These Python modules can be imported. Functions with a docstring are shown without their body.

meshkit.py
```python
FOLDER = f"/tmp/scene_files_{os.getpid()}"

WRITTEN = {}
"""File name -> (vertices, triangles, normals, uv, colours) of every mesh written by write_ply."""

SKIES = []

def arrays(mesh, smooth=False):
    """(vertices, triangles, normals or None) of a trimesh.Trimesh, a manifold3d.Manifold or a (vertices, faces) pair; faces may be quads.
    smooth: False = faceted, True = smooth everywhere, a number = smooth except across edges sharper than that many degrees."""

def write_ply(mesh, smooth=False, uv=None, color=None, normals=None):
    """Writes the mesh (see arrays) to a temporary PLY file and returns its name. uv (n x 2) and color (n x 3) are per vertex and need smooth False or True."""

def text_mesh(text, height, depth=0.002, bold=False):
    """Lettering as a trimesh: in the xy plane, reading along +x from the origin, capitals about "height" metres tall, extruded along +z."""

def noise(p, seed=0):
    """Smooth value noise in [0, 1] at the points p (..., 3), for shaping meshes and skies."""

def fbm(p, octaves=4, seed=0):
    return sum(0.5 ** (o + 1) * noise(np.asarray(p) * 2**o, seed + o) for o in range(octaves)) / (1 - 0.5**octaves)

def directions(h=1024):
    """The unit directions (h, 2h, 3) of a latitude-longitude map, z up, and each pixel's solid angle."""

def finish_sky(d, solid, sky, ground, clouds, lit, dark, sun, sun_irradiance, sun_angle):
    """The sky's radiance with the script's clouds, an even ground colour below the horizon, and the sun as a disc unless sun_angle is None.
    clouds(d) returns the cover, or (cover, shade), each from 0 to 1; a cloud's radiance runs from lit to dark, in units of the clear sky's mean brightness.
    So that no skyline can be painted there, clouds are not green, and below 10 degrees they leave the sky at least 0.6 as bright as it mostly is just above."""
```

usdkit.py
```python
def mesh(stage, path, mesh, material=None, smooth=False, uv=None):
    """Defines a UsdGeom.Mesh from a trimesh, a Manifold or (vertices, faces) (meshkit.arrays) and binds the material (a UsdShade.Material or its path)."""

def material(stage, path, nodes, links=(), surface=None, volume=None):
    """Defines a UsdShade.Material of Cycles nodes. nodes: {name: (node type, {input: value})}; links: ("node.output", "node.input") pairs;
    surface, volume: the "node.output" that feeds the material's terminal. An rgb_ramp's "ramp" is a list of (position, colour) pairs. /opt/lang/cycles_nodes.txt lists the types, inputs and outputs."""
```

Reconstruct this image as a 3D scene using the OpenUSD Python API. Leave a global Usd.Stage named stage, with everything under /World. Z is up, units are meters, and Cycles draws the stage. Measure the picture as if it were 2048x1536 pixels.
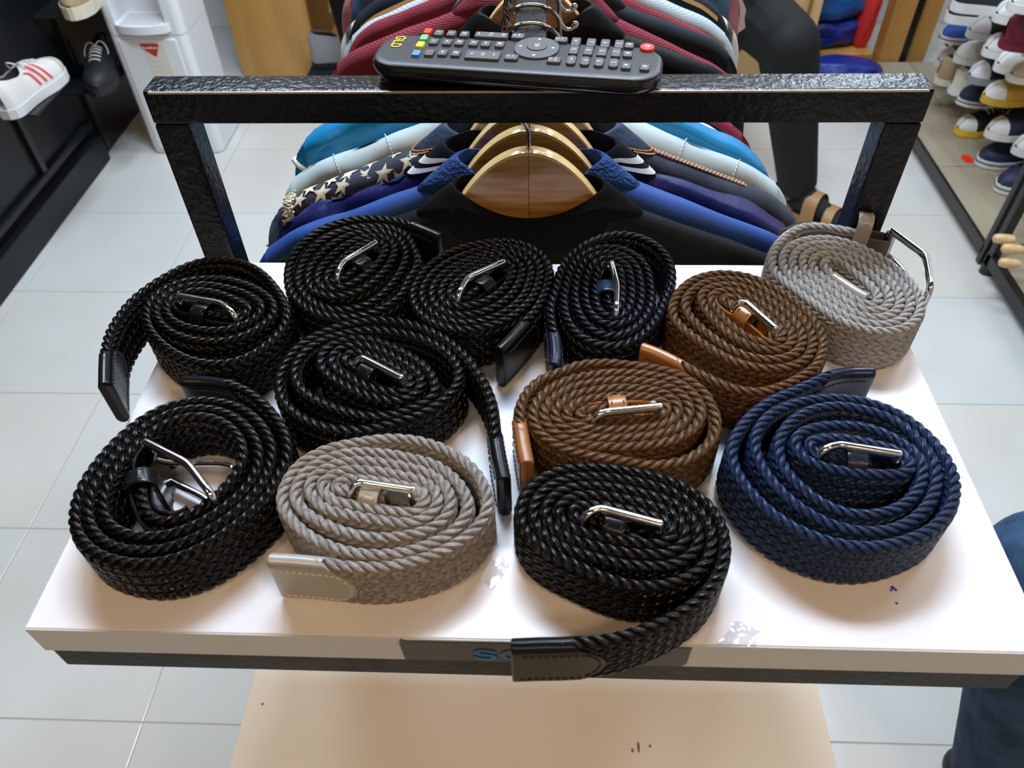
import math, random
import numpy as np, trimesh, manifold3d as m3, usdkit, meshkit
from pxr import Usd, UsdGeom, UsdLux, UsdShade, Gf, Sdf
from shapely.geometry import Polygon, Point, box as sbox
from shapely import affinity

stage = Usd.Stage.CreateInMemory()
UsdGeom.SetStageUpAxis(stage, UsdGeom.Tokens.z)
UsdGeom.SetStageMetersPerUnit(stage, 1.0)
UsdGeom.Xform.Define(stage, '/World'); UsdGeom.Scope.Define(stage, '/World/Looks')
rng = random.Random(7); nrg = np.random.default_rng(7)
ZB = 1.041                                     # top of the white board above the floor

# ------------------------------------------------------------------ camera
F_PX, PITCH, YAW, ROLL = 1556.64, .8073, .0561, -.0291
CAM = np.array([.0072, -.4868, ZB + .3746])
def _axes():
    cp, sp = math.cos(PITCH), math.sin(PITCH)
    f, u, r = np.array([0, cp, -sp]), np.array([0, sp, cp]), np.array([1., 0, 0])
    c, s = math.cos(YAW), math.sin(YAW)
    rz = np.array([[c, -s, 0], [s, c, 0], [0, 0, 1]])
    f, u, r = rz @ f, rz @ u, rz @ r
    c, s = math.cos(ROLL), math.sin(ROLL)
    return f, -s * r + c * u, c * r + s * u
CF, CU, CR = _axes()
cam = UsdGeom.Camera.Define(stage, '/World/camera')
_m = Gf.Matrix4d(*[float(x) for x in (*CR, 0, *CU, 0, *(-CF), 0, *CAM, 1)])
cam.AddTransformOp().Set(_m)
cam.CreateHorizontalApertureAttr(36.0); cam.CreateVerticalApertureAttr(27.0)
cam.CreateFocalLengthAttr(F_PX / 2048 * 36.0)
cam.CreateClippingRangeAttr(Gf.Vec2f(.02, 30))
cam.CreateFStopAttr(13.0); cam.CreateFocusDistanceAttr(.60)
cam.CreateExposureAttr(-0.22)

# ------------------------------------------------------------------ light
def rect(name, loc, w, h, power, color, rot=(0, 0, 0)):
    L = UsdLux.RectLight.Define(stage, '/World/' + name)
    L.CreateWidthAttr(w); L.CreateHeightAttr(h); L.CreateIntensityAttr(power / (w * h)); L.CreateColorAttr(Gf.Vec3f(*color))
    L.AddTranslateOp().Set(Gf.Vec3d(*loc)); L.AddRotateXYZOp().Set(Gf.Vec3f(*rot))
COOL, WARM = (.74, .86, 1.0), (1.0, .60, .28)
rect('cool_panel_over_rack', (.0, .82, 2.70), .9, .34, 20, COOL)
rect('cool_panel_back', (1.42, 3.0, 2.48), .30, .16, 5, COOL, (-48, 0, 0))
rect('cool_panel_aisle', (.5, 1.7, 2.72), 1.0, .3, 8, COOL)
rect('cool_panel_left', (-.9, 1.5, 2.72), .4, 1.0, 11, COOL)
rect('cool_panel_right', (1.3, 1.2, 2.72), .3, 1.0, 5, COOL)
rect('warm_spot_front_left', (-.9, -1.1, 2.7), .25, .25, 3.6, WARM)
rect('warm_spot_front_right', (.9, -1.1, 2.7), .25, .25, 3.6, WARM)
rect('warm_panel_front', (0, -1.7, 2.7), 1.0, .3, 3.4, (1., .76, .50))
dome = UsdLux.DomeLight.Define(stage, '/World/ambient'); dome.CreateIntensityAttr(.0); dome.CreateColorAttr(Gf.Vec3f(1, .98, .95))

# ------------------------------------------------------------------ helpers
def ray(px, py): return CF + CR * (px - 1024) / F_PX - CU * (py - 768) / F_PX
def at(px, py, x=None, y=None, z=None):
    d = ray(px, py)
    k, v = (0, x) if x is not None else (1, y) if y is not None else (2, z)
    return CAM + d * ((v - CAM[k]) / d[k])
used = {}
def fresh(path):
    n = used.get(path, -1) + 1; used[path] = n
    return path if n == 0 else f'{path}_{n:03d}'
class Node:
    def __init__(s, path, loc): s.path, s.loc = path, np.array(loc, float)
def keys(prim, **kw):
    for k, v in kw.items():
        if v: prim.SetCustomDataByKey(k, v)
def thing(name, label, cat, loc=(0, 0, 0), group=None, kind=None):
    p = fresh('/World/' + name); x = UsdGeom.Xform.Define(stage, p); x.AddTranslateOp().Set(Gf.Vec3d(*map(float, loc)))
    keys(x.GetPrim(), label=label, category=cat, group=group, kind=kind)
    return Node(p, loc)
def arr(m):
    if hasattr(m, 'to_mesh'):
        q = m.to_mesh(); return np.array(q.vert_properties[:, :3], float), np.array(q.tri_verts)
    if isinstance(m, trimesh.Trimesh): return np.array(m.vertices), np.array(m.faces)
    v, f = np.asarray(m[0], float), np.asarray(m[1], int)
    if f.shape[1] == 4: f = np.vstack([f[:, [0, 1, 2]], f[:, [0, 2, 3]]])
    return v, f
def join(ms):
    vs, fs, n = [], [], 0
    for m in ms:
        v, f = arr(m); vs.append(v); fs.append(f + n); n += len(v)
    return np.vstack(vs), np.vstack(fs)
def obj(name, mesh, mat, parent=None, smooth=35, uv=None, label=None, cat=None, group=None, kind=None):
    """one Mesh prim; vertices are given in world coordinates, stored relative to the thing's base"""
    p = fresh((parent.path if parent else '/World') + '/' + name)
    v, f = arr(mesh); loc = parent.loc if parent else np.zeros(3)
    g = usdkit.mesh(stage, p, (v - loc, f), M[mat] if isinstance(mat, str) else mat, smooth=smooth, uv=uv)
    keys(g.GetPrim(), label=label, category=cat, group=group, kind=kind)
    return Node(p, loc)
def rbox(c, size, r=.002, rot=None, seg=6):
    """box with rounded edges: centre, size"""
    s = np.array(size, float); r = min(r, s.min() * .49)
    pts = []
    for sx in (-1, 1):
        for sy in (-1, 1):
            for sz in (-1, 1):
                q = np.array([sx, sy, sz]) * (s / 2 - r)
                for a in ((1, 0, 0), (0, 1, 0), (0, 0, 1), (.577, .577, .577), (.707, .707, 0), (0, .707, .707), (.707, 0, .707)):
                    pts.append(q + r * np.array(a) * (sx, sy, sz))
    h = trimesh.convex.convex_hull(np.array(pts))
    v = np.array(h.vertices)
    if rot is not None: v = v @ np.asarray(rot).T
    return v + np.asarray(c, float), np.array(h.faces)
def bx(x0, x1, y0, y1, z0, z1, r=.002): return rbox(((x0+x1)/2, (y0+y1)/2, (z0+z1)/2), (x1-x0, y1-y0, z1-z0), r)
def rotz(a): c, s = math.cos(a), math.sin(a); return np.array([[c, -s, 0], [s, c, 0], [0, 0, 1]])
def roty(a): c, s = math.cos(a), math.sin(a); return np.array([[c, 0, s], [0, 1, 0], [-s, 0, c]])
def rotx(a): c, s = math.cos(a), math.sin(a); return np.array([[1, 0, 0], [0, c, -s], [0, s, c]])
def grid(P, close_u=False, close_v=False):
    """P (n, m, 3) -> mesh"""
    n, m = P.shape[:2]; i = np.arange(n if close_u else n-1); j = np.arange(m if close_v else m-1)
    I, J = np.meshgrid(i, j, indexing='ij'); I2, J2 = (I+1) % n, (J+1) % m
    f = np.stack([I*m+J, I2*m+J, I2*m+J2, I*m+J2], -1).reshape(-1, 4)
    return P.reshape(-1, 3), np.vstack([f[:, [0, 1, 2]], f[:, [0, 2, 3]]])
def spline(pts, n):
    from scipy.interpolate import CubicSpline
    P = np.asarray(pts, float); s = np.r_[0, np.cumsum(np.linalg.norm(np.diff(P, axis=0), axis=1) ** .5)]
    return CubicSpline(s, P)(np.linspace(0, s[-1], n))
def tube(path, r, seg=8, closed=False, flat=1.0, cap=True):
    """round tube along a 3-D polyline; r a number or one per point"""
    P = np.asarray(path, float); n = len(P); r = np.broadcast_to(r, n)
    T = np.roll(P, -1, 0) - np.roll(P, 1, 0) if closed else np.gradient(P, axis=0)
    T /= np.linalg.norm(T, axis=1)[:, None] + 1e-12
    a = np.array([0, 0, 1.]) if abs(T[0] @ [0, 0, 1]) < .9 else np.array([1., 0, 0])
    N = np.zeros_like(P); N[0] = np.cross(T[0], a); N[0] /= np.linalg.norm(N[0])
    for k in range(1, n):
        q = N[k-1] - T[k] * (N[k-1] @ T[k]); N[k] = q / (np.linalg.norm(q) + 1e-12)
    B = np.cross(T, N); th = np.arange(seg) / seg * 2 * np.pi
    G = P[:, None] + r[:, None, None] * (np.cos(th)[None, :, None] * N[:, None] + flat * np.sin(th)[None, :, None] * B[:, None])
    v, f = grid(G, closed, True); f = f[:, ::-1]
    if cap and not closed:
        v = np.vstack([v, P[0], P[-1]]); k = np.arange(seg); k2 = (k + 1) % seg; b = (n-1) * seg
        f = np.vstack([f, np.stack([np.full(seg, n*seg), k, k2], 1)[:, ::-1][:, [0, 1, 2]], np.stack([np.full(seg, n*seg+1), b+k, b+k2], 1)])
    return v, f
def prism(poly, z0, z1): 
    m = trimesh.creation.extrude_polygon(poly, z1 - z0, engine='earcut'); m.apply_translation((0, 0, z0)); return m
def place(mesh, R=None, t=(0, 0, 0)):
    v, f = arr(mesh)
    if R is not None: v = v @ np.asarray(R).T
    return v + np.asarray(t, float), f
def ball(c, r, n=1, s=(1, 1, 1)):
    m = trimesh.creation.icosphere(n, 1.0); return np.array(m.vertices) * np.array(s) * r + np.asarray(c), np.array(m.faces)
def flesh(bones, length=.02, smooth=8):
    """bones: ((x,y,z), r, (x,y,z), r) hulls of spheres, united, refined, smoothed"""
    acc = None
    for a, ra, b, rb in bones:
        s1 = m3.Manifold.sphere(ra, 20).translate(tuple(map(float, a))); s2 = m3.Manifold.sphere(rb, 20).translate(tuple(map(float, b)))
        h = m3.Manifold.batch_hull([s1, s2]); acc = h if acc is None else acc + h
    acc = acc.refine_to_length(length); v, f = arr(acc)
    t = trimesh.Trimesh(v, f, process=True); trimesh.smoothing.filter_taubin(t, lamb=.5, nu=.52, iterations=smooth)
    return t

# ------------------------------------------------------------------ materials
M = {}
def mat(name, color, rough=.5, var=None, bump=None, stripes=None, **kw):
    """principled; var=(noise scale, darker colour[, detail]); bump=(kind, scale, strength, distance); all in object space"""
    nodes = {'p': ('principled_bsdf', {'base_color': color, 'roughness': rough, **kw}), 'tc': ('texture_coordinate', {})}
    links = []
    if var:
        nodes['n'] = ('noise_texture', {'scale': var[0], 'detail': 4}); nodes['r'] = ('rgb_ramp', {'ramp': [(.35, var[1]), (.65, color)]})
        links += [('tc.object', 'n.vector'), ('n.fac', 'r.fac'), ('r.color', 'p.base_color')]
    if bump:
        kind, sc, st, dist = bump
        if kind == 'noise': nodes['b'] = ('noise_texture', {'scale': sc, 'detail': 3}); out = 'b.fac'
        elif kind == 'voronoi': nodes['b'] = ('voronoi_texture', {'scale': sc}); out = 'b.distance'
        else: nodes['b'] = ('wave_texture', {'scale': sc, 'wave_type': 'bands', 'bands_direction': kind, 'distortion': 1.0, 'detail': 1}); out = 'b.fac'
        nodes['u'] = ('bump', {'strength': st, 'distance': dist})
        links += [('tc.object', 'b.vector'), (out, 'u.height'), ('u.normal', 'p.normal')]
    M[name] = usdkit.material(stage, '/World/Looks/' + name, nodes, links, surface='p.BSDF')
def mat_wood(name, a, b, rot, scale, rough=.3, bumpd=.0003, dist=6, coat=.0):
    nodes = {'p': ('principled_bsdf', {'roughness': rough, 'coat_weight': coat}), 'tc': ('texture_coordinate', {}),
             'm': ('mapping', {'rotation': rot, 'scale': scale}), 'n': ('noise_texture', {'scale': 1.0, 'detail': 6, 'roughness': .6, 'distortion': dist * .1}),
             'n2': ('noise_texture', {'scale': 7.0, 'detail': 2}),
             'r': ('rgb_ramp', {'ramp': [(.3, b), (.5, tuple(.5 * (p + q) for p, q in zip(a, b))), (.68, a)]}), 'u': ('bump', {'strength': .4, 'distance': bumpd})}
    M[name] = usdkit.material(stage, '/World/Looks/' + name, nodes,
        [('tc.object', 'm.vector'), ('m.vector', 'n.vector'), ('m.vector', 'n2.vector'), ('n.fac', 'r.fac'), ('r.color', 'p.base_color'), ('n2.fac', 'u.height'), ('u.normal', 'p.normal')], surface='p.BSDF')
def mat_braid(name, color, dark, rough, spec=.5, sheen=0.0):
    nodes = {'p': ('principled_bsdf', {'base_color': color, 'roughness': rough, 'specular_ior_level': spec, 'sheen_weight': sheen, 'sheen_roughness': .4}),
             'uv': ('uvmap', {'attribute': 'st'}), 'w': ('wave_texture', {'wave_type': 'bands', 'bands_direction': 'diagonal', 'scale': 300.0, 'detail': 0}),
             'tc': ('texture_coordinate', {}), 'n': ('noise_texture', {'scale': 350, 'detail': 2}), 'r': ('rgb_ramp', {'ramp': [(.3, dark), (.65, color)]}),
             'u': ('bump', {'strength': .55, 'distance': .00035})}
    M[name] = usdkit.material(stage, '/World/Looks/' + name, nodes,
        [('uv.UV', 'w.vector'), ('w.fac', 'u.height'), ('u.normal', 'p.normal'), ('tc.object', 'n.vector'), ('n.fac', 'r.fac'), ('r.color', 'p.base_color')], surface='p.BSDF')
def mat_plaid(name, base, c1, c2, s1, s2, w=.25):
    """woven check: bands along x and along z of the cloth"""
    nodes = {'p': ('principled_bsdf', {'roughness': .9}), 'tc': ('texture_coordinate', {}),
             'a': ('wave_texture', {'scale': s1, 'bands_direction': 'x'}), 'b': ('wave_texture', {'scale': s2, 'bands_direction': 'z'}),
             'ra': ('rgb_ramp', {'ramp': [(0, c1), (w, c1), (w + .05, base), (1, base)]}), 'rb': ('rgb_ramp', {'ramp': [(0, c2), (w, c2), (w + .05, base), (1, base)]}),
             'x': ('mix_color', {'blend_type': 'multiply', 'fac': 1.0})}
    M[name] = usdkit.material(stage, '/World/Looks/' + name, nodes,
        [('tc.object', 'a.vector'), ('tc.object', 'b.vector'), ('a.fac', 'ra.fac'), ('b.fac', 'rb.fac'), ('ra.color', 'x.a'), ('rb.color', 'x.b'), ('x.result', 'p.base_color')], surface='p.BSDF')

mat('edge_band', (.54, .57, .60), .4)
mat('white_laminate', (.76, .765, .82), .32, bump=('noise', 90, .05, .0003))
mat('shelf_laminate', (.80, .745, .64), .35, var=(3, (.77, .715, .61)))
mat('tile', (.61, .615, .59), .16, var=(2.5, (.55, .55, .515)))
mat('tile_warm', (.625, .61, .57), .16, var=(2.5, (.56, .545, .50)))
mat('tile_cool', (.595, .61, .595), .16, var=(2.5, (.535, .555, .535)))
mat('grout', (.40, .40, .33), .8)
mat('plaster', (.82, .82, .80), .8); mat('ceiling_paint', (.10, .10, .10), .9); mat('wall_dim', (.30, .28, .25), .8)
mat('wall_paint_black', (.007, .0085, .010), .3, specular_ior_level=.3, bump=('noise', 14, .25, .004))
mat('black_paint', (.004, .0055, .009), .24, specular_ior_level=.4, bump=('noise', 210, .9, .0011))
mat('strip_paint', (.030, .037, .048), .5, specular_ior_level=.3, var=(60, (.018, .022, .028)), bump=('noise', 180, .6, .001))
mat('worn_edge', (.55, .47, .38), .35, metallic=.6, bump=('noise', 400, .5, .0006))
mat('black_metal', (.01, .011, .012), .3, bump=('noise', 150, .6, .001))
mat('chrome', (.86, .85, .86), .13, metallic=1.0)
mat('dark_chrome', (.50, .47, .45), .12, metallic=1.0)
mat('brass', (.75, .60, .22), .25, metallic=1.0)
mat('sticker_dark', (.032, .042, .058), .3)
mat('sticker_blue', (.010, .14, .36), .4)
mat('ink', (.05, .06, .5), .6)
mat('dirt', (.25, .18, .12), .8)
mat('leather_black', (.006, .0065, .008), .24, specular_ior_level=.2, bump=('noise', 220, .18, .0005), coat_weight=.12, coat_roughness=.1)
mat('leather_navy', (.007, .012, .030), .26, specular_ior_level=.35, bump=('noise', 220, .18, .0005), coat_weight=.12, coat_roughness=.1)
mat('leather_blue', (.015, .05, .14), .3, bump=('noise', 220, .18, .0005))
mat('leather_tan', (.34, .14, .035), .32, var=(70, (.27, .10, .025)), bump=('noise', 240, .2, .0005), coat_weight=.25, coat_roughness=.2)
mat('leather_grey', (.33, .325, .30), .3, var=(50, (.30, .295, .27)), bump=('noise', 220, .15, .0005), coat_weight=.3, coat_roughness=.2)
mat('leather_dgrey', (.085, .075, .065), .35, bump=('noise', 220, .2, .0005), coat_weight=.2)
mat('leather_edge', (.05, .05, .052), .5); mat('leather_edge_tan', (.36, .20, .09), .5); mat('leather_edge_grey', (.36, .34, .30), .5)
mat('thread_black', (.02, .02, .022), .6); mat('thread_cream', (.62, .57, .46), .7); mat('thread_brown', (.09, .035, .012), .6); mat('thread_white', (.75, .75, .75), .6)
mat('thread_orange', (.70, .25, .05), .6); mat('thread_yellow', (.75, .60, .22), .6)
mat_braid('braid_black', (.0034, .0035, .0040), (.0016, .0016, .0019), .23, .27)
mat_braid('braid_midnight', (.0036, .0040, .0115), (.0016, .0018, .005), .25, .27)
mat_braid('braid_brown', (.118, .062, .026), (.050, .022, .008), .34, .30)
mat_braid('braid_grey', (.31, .288, .272), (.165, .15, .14), .55, .35)
mat_braid('braid_cool_grey', (.375, .375, .375), (.22, .22, .22), .55, .35)
mat_braid('braid_navy', (.0115, .030, .092), (.005, .013, .042), .34, .28)
mat('remote_shell', (.012, .013, .015), .16, coat_weight=.3)
mat('remote_face', (.020, .022, .027), .42, bump=('noise', 1200, .1, .0002))
mat('rubber_key', (.072, .076, .084), .55)
mat('key_red', (.80, .035, .02), .4); mat('key_green', (.10, .55, .22), .45); mat('key_yellow', (.85, .70, .01), .45); mat('key_blue', (.06, .24, .62), .45)
mat('print_white', (.72, .73, .75), .5); mat('print_yellow', (.85, .58, .01), .45); mat('print_red', (.7, .05, .04), .5)
mat_wood('hanger_wood_l', (.46, .265, .085), (.21, .10, .026), (0, .62, 0), (10, 3, 120), .2, coat=.4)
mat_wood('hanger_wood_r', (.46, .265, .085), (.21, .10, .026), (0, -.62, 0), (10, 3, 120), .2, coat=.4)
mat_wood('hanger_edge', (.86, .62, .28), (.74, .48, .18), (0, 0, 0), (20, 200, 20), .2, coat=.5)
mat_wood('cabinet_wood', (.62, .345, .10), (.40, .195, .048), (0, 0, 0), (5.5, 5.5, 1.0), .35)
mat_wood('door_wood', (.70, .45, .21), (.56, .34, .14), (0, 0, 0), (5, 5, .8), .35)
mat_wood('plank_oak', (.40, .35, .25), (.28, .235, .16), (0, 0, 0), (14, 1.2, 6), .45)
mat_wood('knob_wood', (.70, .50, .26), (.58, .38, .17), (0, 0, 0), (30, 30, 30), .3)
mat('cloth_black', (.0034, .004, .0045), .5, specular_ior_level=.12, bump=('noise', 60, .25, .002))
mat('rib_black', (.0045, .005, .0055), .8, specular_ior_level=.1, bump=('x', 170, .6, .0012))
mat('cloth_royal', (.012, .060, .27), .6, bump=('noise', 45, .25, .002))
mat('knit_royal', (.012, .052, .20), .85, bump=('voronoi', 380, .8, .0015))
mat('cloth_navy', (.010, .012, .080), .36, specular_ior_level=.3, bump=('noise', 26, .5, .006))
mat('rib_navy', (.005, .007, .015), .85, specular_ior_level=.2, bump=('x', 170, .6, .0012))
mat('rib_white', (.72, .72, .74), .85, bump=('x', 170, .5, .001))
mat('denim_star', (.036, .042, .068), .85, var=(40, (.016, .02, .036)), bump=('noise', 500, .5, .0008))
mat('denim_collar', (.018, .042, .10), .7, var=(60, (.006, .015, .042)), bump=('noise', 200, .6, .0015))
mat('denim_light', (.055, .12, .22), .85, var=(30, (.02, .05, .11)), bump=('noise', 500, .5, .0008))
mat('star_cream', (.66, .62, .47), .85, bump=('noise', 300, .5, .0008))
mat('cloth_pale', (.42, .52, .54), .42, bump=('noise', 14, .3, .006))
mat('cloth_sky', (.004, .19, .42), .38, bump=('noise', 18, .45, .006))
mat('cloth_sheer', (.55, .57, .58), .4, bump=('noise', 22, .5, .006))
mat('cloth_dark', (.005, .010, .017), .7, specular_ior_level=.25, bump=('noise', 40, .3, .002))
mat('corduroy', (.165, .004, .020), .8, bump=('z', 165, .6, .0009))
mat('cloth_maroon', (.20, .006, .03), .7, bump=('noise', 60, .3, .002))
mat('cloth_white', (.62, .65, .68), .7, bump=('noise', 40, .3, .002))
mat('cloth_blue_trim', (.012, .05, .30), .6); mat('cloth_camel', (.34, .18, .06), .8); mat('cloth_teal', (.012, .07, .13), .6, var=(25, (.02, .015, .06)))
mat('cloth_rose', (.33, .12, .15), .7, bump=('noise', 40, .3, .002))
mat_plaid('plaid', (.72, .71, .68), (.10, .12, .20), (.60, .42, .24), 7.0, 5.0, .11)
mat_plaid('plaid_grey', (.42, .41, .39), (.25, .22, .20), (.55, .50, .44), 6, 6)
mat_plaid('mesh_check', (.66, .72, .75), (.48, .54, .57), (.48, .54, .57), 120, 120)
mat('jeans', (.030, .085, .175), .85, var=(22, (.010, .030, .075)), bump=('noise', 30, .5, .006))
mat('jeans_seam', (.10, .17, .27), .8)
mat('trouser_black', (.008, .009, .0095), .7, specular_ior_level=.25, bump=('noise', 18, .35, .006))
mat('sandal_leather', (.30, .16, .055), .5, bump=('noise', 60, .3, .002)); mat('sandal_sole', (.10, .055, .025), .6); mat('sock', (.008, .009, .009), .9)
mat('skin', (.42, .24, .16), .5, subsurface_weight=.1); mat('hair', (.012, .01, .009), .5); mat('shirt_grey', (.12, .12, .13), .8)
mat('plastic_white', (.74, .75, .77), .28); mat('plastic_shade', (.60, .61, .63), .35); mat('sticker_cream', (.70, .67, .56), .6); mat('sticker_red', (.52, .035, .018), .4)
mat('bag_blue', (.006, .10, .34), .4, bump=('noise', 12, .6, .01)); mat('bag_royal', (.006, .022, .22), .35, bump=('noise', 14, .6, .01)); mat('bag_red', (.60, .025, .02), .5, bump=('noise', 14, .5, .01))
mat('boot_grey', (.26, .25, .24), .4, bump=('noise', 30, .2, .003))
for n, c in dict(white=(.70, .69, .65), cream=(.66, .60, .46), offwhite=(.66, .66, .66), tan=(.34, .25, .13), black=(.012, .013, .015), navy=(.012, .022, .06), blue=(.02, .07, .30),
                 red=(.40, .012, .02), gold=(.55, .33, .03), brown=(.17, .07, .03), grey=(.25, .25, .26), orange=(.75, .32, .14), yellow=(.75, .5, .03), burgundy=(.16, .01, .03), stripe=(.72, .05, .05)).items():
    mat('shoe_' + n, c, .6, bump=('noise', 120, .2, .001))
M['tape'] = usdkit.material(stage, '/World/Looks/tape', {'t': ('transparent_bsdf', {'color': (.97, .97, .98)}), 'g': ('glossy_bsdf', {'color': (.9, .9, .95), 'roughness': .12}), 'm': ('mix_closure', {'fac': .16})},
    [('t.BSDF', 'm.closure1'), ('g.BSDF', 'm.closure2')], surface='m.closure')
M['clear_plastic'] = usdkit.material(stage, '/World/Looks/clear_plastic', {'t': ('transparent_bsdf', {'color': (.95, .95, .95)}), 'g': ('glossy_bsdf', {'color': (.9, .9, .9), 'roughness': .15}), 'm': ('mix_closure', {'fac': .25})},
    [('t.BSDF', 'm.closure1'), ('g.BSDF', 'm.closure2')], surface='m.closure')
# ------------------------------------------------------------------ the room
X0, X1, Y0, Y1, ZC = -1.56, 2.1, -2.4, 3.1, 2.8
floor = thing('floor', 'pale grey ceramic tiled shop floor', '', kind='structure')
obj('grout', bx(X0-.05, X1+.05, Y0-.05, Y1+.05, -.03, -.0012, .0005), 'grout', floor)
TS, TX, TY = .4, -.7015, .0156
for i in range(-3, 8):
    for k in range(-7, 8):
        xa, xb = max(TX + i*TS + .0013, X0), min(TX + (i+1)*TS - .0013, X1); ya, yb = max(TY + k*TS + .0013, Y0), min(TY + (k+1)*TS - .0013, Y1)
        if xb - xa < .02 or yb - ya < .02: continue
        obj('tile', bx(xa, xb, ya, yb, -.02, 0, .0009), ('tile', 'tile_warm', 'tile_cool')[rng.randrange(3)], floor, smooth=False)
def wall(name, c, size, m):
    obj(name, rbox(c, size, .002), m, kind='structure', label='wall of the shop' if 'wall' in name else 'ceiling of the shop')
wall('wall_left', (X0 - .05, (Y0+Y1)/2, ZC/2), (.1, Y1-Y0, ZC), 'wall_paint_black')
wall('wall_right', (X1 + .05, (Y0+Y1)/2, ZC/2), (.1, Y1-Y0, ZC), 'plaster')
wall('wall_back', ((X0+X1)/2, Y1 + .05, ZC/2), (X1-X0, .1, ZC), 'plaster')
wall('wall_front', ((X0+X1)/2, Y0 - .05, ZC/2), (X1-X0, .1, ZC), 'wall_dim')
wall('ceiling', ((X0+X1)/2, (Y0+Y1)/2, ZC + .05), (X1-X0, Y1-Y0, .1), 'ceiling_paint')
obj('baseboard_left', bx(X0, X0+.03, Y0, 1.95, 0, .098, .006), 'wall_paint_black', kind='structure', label='black baseboard along the black left wall')
obj('trim_1', bx(X0, X0+.018, Y0, 1.95, .125, .150, .005), 'wall_paint_black', kind='structure', label='black batten above the left baseboard')

# ------------------------------------------------------------------ display stand, board, lower shelf
HF = .1405; YF0, YF1 = .0018, .0262; XL, XR = -.2614, .2568
st = thing('display_rack', 'black painted square tube display rack whose top bar carries the remote control', 'rack', (0, .014, 0))
obj('top_bar', bx(XL, XR, YF0, YF1, ZB+HF-.0239, ZB+HF, .0022), 'black_paint', st)
obj('worn_edge', bx(XL+.004, XR-.004, YF0-.0003, YF0+.0012, ZB+HF-.0022, ZB+HF-.0006, .0005), 'worn_edge', st, label='bare worn front edge of the bar')
for x in (XL, XR - .0247): obj('post', bx(x, x+.0247, YF0, YF1, .03, ZB+HF-.0239, .0022), 'black_paint', st)
for x in (XL, XR - .0247): obj('foot_bar', bx(x, x+.0247, -.30, .34, 0, .03, .003), 'black_paint', st)
obj('hanging_rail', bx(-.018, .0075, YF1, .98, ZB+.1045, ZB+.130, .003), 'black_paint', st)
obj('rear_post', bx(-.018, .0075, .98, 1.005, .03, ZB+.130, .003), 'black_paint', st)
obj('rear_foot', bx(-.25, .24, .98, 1.005, 0, .03, .003), 'black_paint', st)
zs0, zs1 = ZB - .0465, ZB - .0245
obj('support_bar', bx(-.2585, .2585, -.3075, -.2835, zs0, zs1, .0015), 'strip_paint', st, label='dark front bar under the white board')
for x in (-.2585, .2345): obj('support_bar', bx(x, x+.024, -.2832, YF0, zs0, zs1, .0015), 'strip_paint', st)
ZS = ZB - .35
for x in (XL, XR - .0247): obj('shelf_bracket', bx(x, x+.0247, -.45, YF0, ZS-.048, ZS-.0245, .0015), 'strip_paint', st)
bd = thing('display_board', 'white laminate board with a dark front sticker carrying the coiled belts', 'board', (0, -.155, ZB-.0245))
obj('panel', bx(-.26, .26, -.3080, .0012, ZB-.0245, ZB, .0006), 'white_laminate', bd)
obj('edge_band', bx(-.26, .26, -.3090, -.3079, ZB-.0245, ZB-.0005, .0004), 'edge_band', bd, label='beige edging strip along the front')
sq = Polygon([(-.0635, .0), (-.0605, -.0018), (-.0605, -.0018), (.084, -.0018), (.0838, -.0196), (.0815, -.0228), (-.0635, -.0228), (-.0645, -.004)])
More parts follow.
